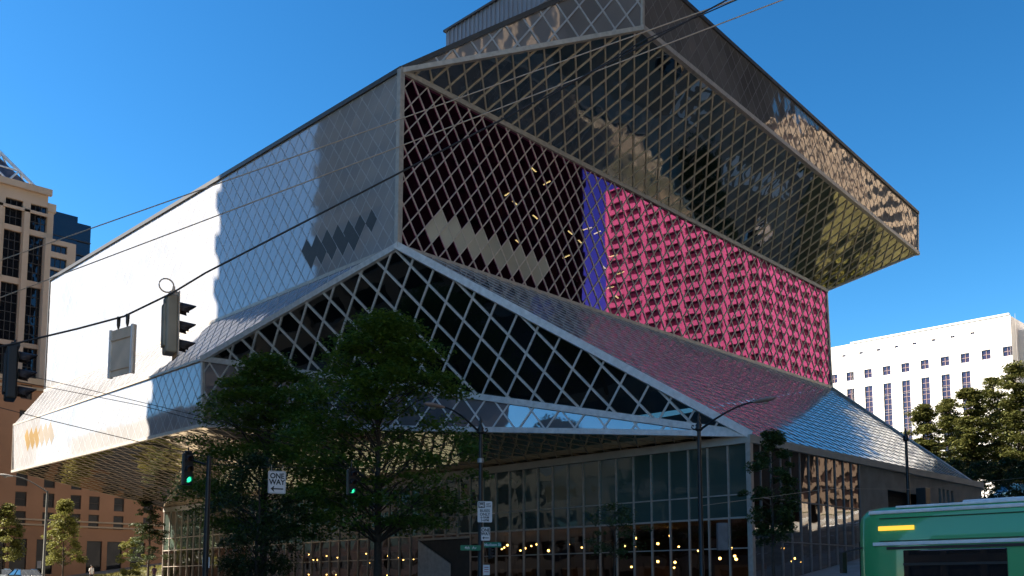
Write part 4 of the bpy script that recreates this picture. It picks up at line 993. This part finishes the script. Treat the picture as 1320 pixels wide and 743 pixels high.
b.add(rg[0], [list(range(k))]); b.add(rg[-1], [list(range(k))[::-1]])
bo = b.build('body', M['busgreen'], bus)
wr = MB(); wr.box(BX0+.14, YR+.3, 3.02+zg, BX1-.14, YF-.9, 3.075+zg); wr.box(BX0+.03, YR+.3, 2.905+zg, BX0+.12, YF-.35, 2.985+zg); wr.build('roof_edge', M['buswhite'], bus, .02)
pod = MB(); pod.box(BX0+.35, -1.5, 3.076+zg, BX1-.35, 5.2, 3.24+zg); pod.box(BX0+.5, 6.0, 3.076+zg, BX1-.5, 7.6, 3.15+zg); pod.build('roof_pod', M['buswhite'], bus, .06)
sp_ = MB(); sp_.box(BX0-.035, YR+.3, 2.225+zg, BX0+.02, YF-.45, 2.30+zg); sp_.build('side_stripe', M['buswhite'], bus, .01)
rl = MB(); rl.box(BX0-.03, YR+.4, 2.14+zg, BX0+.02, YF-.75, 2.20+zg); rl.build('window_rail', mat('dark_rubber', (.035,.02,.02), .6), bus)
yw = YF-1.1
for i, ln_ in enumerate((2.05, 1.5, 1.5, 1.5, 1.5, 1.5)):
    w = MB(); w.box(BX0-.035, yw-ln_, 1.25+zg, BX0+.02, yw, 2.12+zg); wo = w.build('window', M['carglass'], bus, .02)
    f = MB(); f.box(BX0-.05, yw-ln_, 1.80+zg, BX0-.036, yw, 1.85+zg); f.build('sash', M['black'], wo); yw -= ln_ + (.42 if i == 0 else .18)
ds = MB(); ds.box(BX0-.02, YF-1.34, 2.55+zg, BX0+.05, YF-.58, 2.64+zg); ds.build('route_display', M['amber'], bus)
sm_ = MB()
for y in (YF-2.9, YF-5.6, YF-8.4): sm_.box(BX0-.004+.035, y-.008, 2.32+zg, BX0+.06, y+.008, 2.84+zg)
sm_.box(BX0-.026, YR+.4, 2.315+zg, BX0+.02, YF-.6, 2.33+zg); sm_.box(BX0+.005, YR+.4, 2.80+zg, BX0+.06, YF-.6, 2.815+zg)
sm_.build('panel_seams', M['black'], bus)
wsn = MB(); wsn.box(BX0+.25, YF-.10, 1.1+zg, BX1-.25, YF-.005+.0, 2.35+zg); wsn.build('windscreen', M['carglass'], bus, .02)
mr_ = MB(); mr_.tube([(BX0+.1,YF-.15,2.2+zg),(BX0-.2,YF+.15,2.1+zg)], .02, 6); mr_.box(BX0-.32,YF+.1,1.65+zg,BX0-.12,YF+.18,2.1+zg); mr_.build('mirror', M['black'], bus, .02)
lg = MB(); lg.box(BX0-.02, YR+.4, .4+zg, BX0+.02, YF-.7, 1.15+zg); lg.build('skirt_panel', M['busgreen2'], bus)
for y in (YF-2.6, YR+2.2):
    for x in (BX0+.18, BX1-.18):
        o_ = len(COL.objects); wt = MB(); n_ = 20
        rr, w_ = .48, .3
        wt.tube([(x-w_/2,y,zg+rr-.02),(x+w_/2,y,zg+rr-.02)], rr, 20); wh = wt.build('wheel', M['tyre'], bus)
        rm = MB(); rm.tube([(x-w_/2-.02,y,zg+rr-.02),(x+w_/2+.02,y,zg+rr-.02)], .27, 16); rm.build('rim', M['rim'], wh)
for x in (BX0+.45, BX1-.45):
    h_ = MB(); h_.tube([(x,YF-.2,.75+zg),(x,YF+.01,.75+zg)], .11, 12); h_.build('headlight', M['chrome'], bus)

# ------------------------------------------------------------------ people near the parked cars
M['skin'] = mat('skin', (.45,.27,.19), .6, na=.05); M['shirt_w'] = mat('white_shirt', (.75,.74,.72), .8, na=.05); M['trouser'] = mat('dark_trousers', (.03,.03,.04), .85); M['hair'] = mat('dark_hair', (.02,.014,.01), .7)
def person(base, rz, label, shirt):
    t = empty('person', base, label, 'person', rz=0); c, s = math.cos(rz), math.sin(rz); B = V(base)
    def W(x, y, z): return B + V((x*c-y*s, x*s+y*c, z))
    V_ = [(0,0,.95),(0,0,1.12),(0,0,1.3),(0,0,1.42),(0,.01,1.50),(0,.02,1.58),(0,.02,1.68),
          (-.10,0,.88),(-.11,.05,.48),(-.11,.0,.08),(-.11,.14,.04),(.10,0,.88),(.11,-.05,.48),(.11,-.12,.08),(.11,.02,.04),
          (-.19,0,1.40),(-.25,-.02,1.12),(-.24,.10,.88),(-.24,.14,.79),(.19,0,1.40),(.25,.03,1.12),(.24,.14,.90),(.24,.18,.81)]
    ED = [(0,1),(1,2),(2,3),(3,4),(4,5),(5,6),(0,7),(7,8),(8,9),(9,10),(0,11),(11,12),(12,13),(13,14),(3,15),(15,16),(16,17),(17,18),(3,19),(19,20),(20,21),(21,22)]
    RD = [.15,.14,.16,.13,.06,.09,.085,.095,.06,.045,.04,.095,.06,.045,.04,.07,.045,.035,.035,.07,.045,.035,.035]
    me = bpy.data.meshes.new('body'); me.from_pydata([tuple(W(*v)-B) for v in V_], ED, []); o = bpy.data.objects.new('body', me); COL.objects.link(o); o.parent = t
    sk = o.modifiers.new('skin', 'SKIN'); ss = o.modifiers.new('sub', 'SUBSURF'); ss.levels = 1; ss.render_levels = 2
    for i, r_ in enumerate(RD): me.skin_vertices[0].data[i].radius = (r_, r_*.8 if i < 4 else r_)
    me.skin_vertices[0].data[0].use_root = True; me.materials.append(M['skin'])
    sh = MB(); sh.lathe(B, [(.17,.85),(.175,1.0),(.165,1.15),(.20,1.32),(.19,1.42),(.08,1.50)], 14); sh.build('shirt', shirt, t)
    for sx in (-1, 1):
        q = MB(); q.tube([W(sx*.10,0,.92), W(sx*.11,.05*-sx,.48), W(sx*.11,-.06 if sx > 0 else .0,.1)], [.115,.085,.065], 10); q.build('trouser_leg', M['trouser'], t)
        q = MB(); q.tube([W(sx*.17,0,1.42), W(sx*.25,.0,1.14)], [.08,.062], 10); q.build('sleeve', shirt, t)
    hr = MB(); hr.ball(W(0,-.01,1.66), .112, 12, 8); hr.build('hair', M['hair'], t)
    return t
pp = gpt(117, 96); person(pp, R(200), 'pedestrian in a white shirt walking near the parked cars', M['shirt_w'])
pp = gpt(198, 100); person(pp, R(120), 'pedestrian in dark clothes before the sunlit grass bank', mat('plum_jacket', (.05,.02,.05), .8))

# ------------------------------------------------------------------ light, sky, camera
SUN_EL = 42.0
w = bpy.data.worlds.new('World'); S.world = w; w.use_nodes = True; nt = w.node_tree; nt.nodes.clear()
sky = nt.nodes.new('ShaderNodeTexSky'); sky.sky_type = 'NISHITA'; sky.sun_disc = False; sky.sun_elevation = R(SUN_EL); sky.sun_rotation = R(-45)
sky.ozone_density = 3.0; sky.air_density = 1.0; sky.dust_density = .35
hsv = nt.nodes.new('ShaderNodeHueSaturation'); hsv.inputs['Hue'].default_value = .485; hsv.inputs['Saturation'].default_value = 1.25; hsv.inputs['Value'].default_value = .77
gm = nt.nodes.new('ShaderNodeGamma'); gm.inputs['Gamma'].default_value = 1.42
bg = nt.nodes.new('ShaderNodeBackground'); bg.inputs[1].default_value = .05; wo = nt.nodes.new('ShaderNodeOutputWorld')
nt.links.new(sky.outputs[0], hsv.inputs['Color']); nt.links.new(hsv.outputs[0], gm.inputs[0]); nt.links.new(gm.outputs[0], bg.inputs[0]); nt.links.new(bg.outputs[0], wo.inputs[0])
sl_ = bpy.data.lights.new('sun', 'SUN'); sl_.energy = 5.0; sl_.angle = R(.5); sl_.color = (1.0,.90,.76)
so = bpy.data.objects.new('sun', sl_); COL.objects.link(so)
sd = V((-math.cos(R(SUN_EL))/2**.5, math.cos(R(SUN_EL))/2**.5, math.sin(R(SUN_EL))))
so.rotation_euler = sd.to_track_quat('Z', 'Y').to_euler(); so.location = (0, 0, 200)
cd = bpy.data.cameras.new('camera'); co = bpy.data.objects.new('camera', cd); COL.objects.link(co); S.camera = co
co.location = EYE; co.rotation_euler = (R(90)+PITCH, 0, R(-45)); cd.sensor_fit = 'HORIZONTAL'; cd.sensor_width = 36; cd.lens = FPX/1320*36
cd.shift_y = (CY-371.5)/1320; cd.clip_start = .1; cd.clip_end = 8000
S.view_settings.view_transform = 'Standard'; S.view_settings.look = 'None'; S.view_settings.exposure = 1.75; S.view_settings.gamma = 1
S.render.engine = 'CYCLES'; S.cycles.max_bounces = 8; S.cycles.glossy_bounces = 5; S.cycles.transparent_max_bounces = 12; S.cycles.caustics_reflective = False
S.render.resolution_x = 1024; S.render.resolution_y = 576
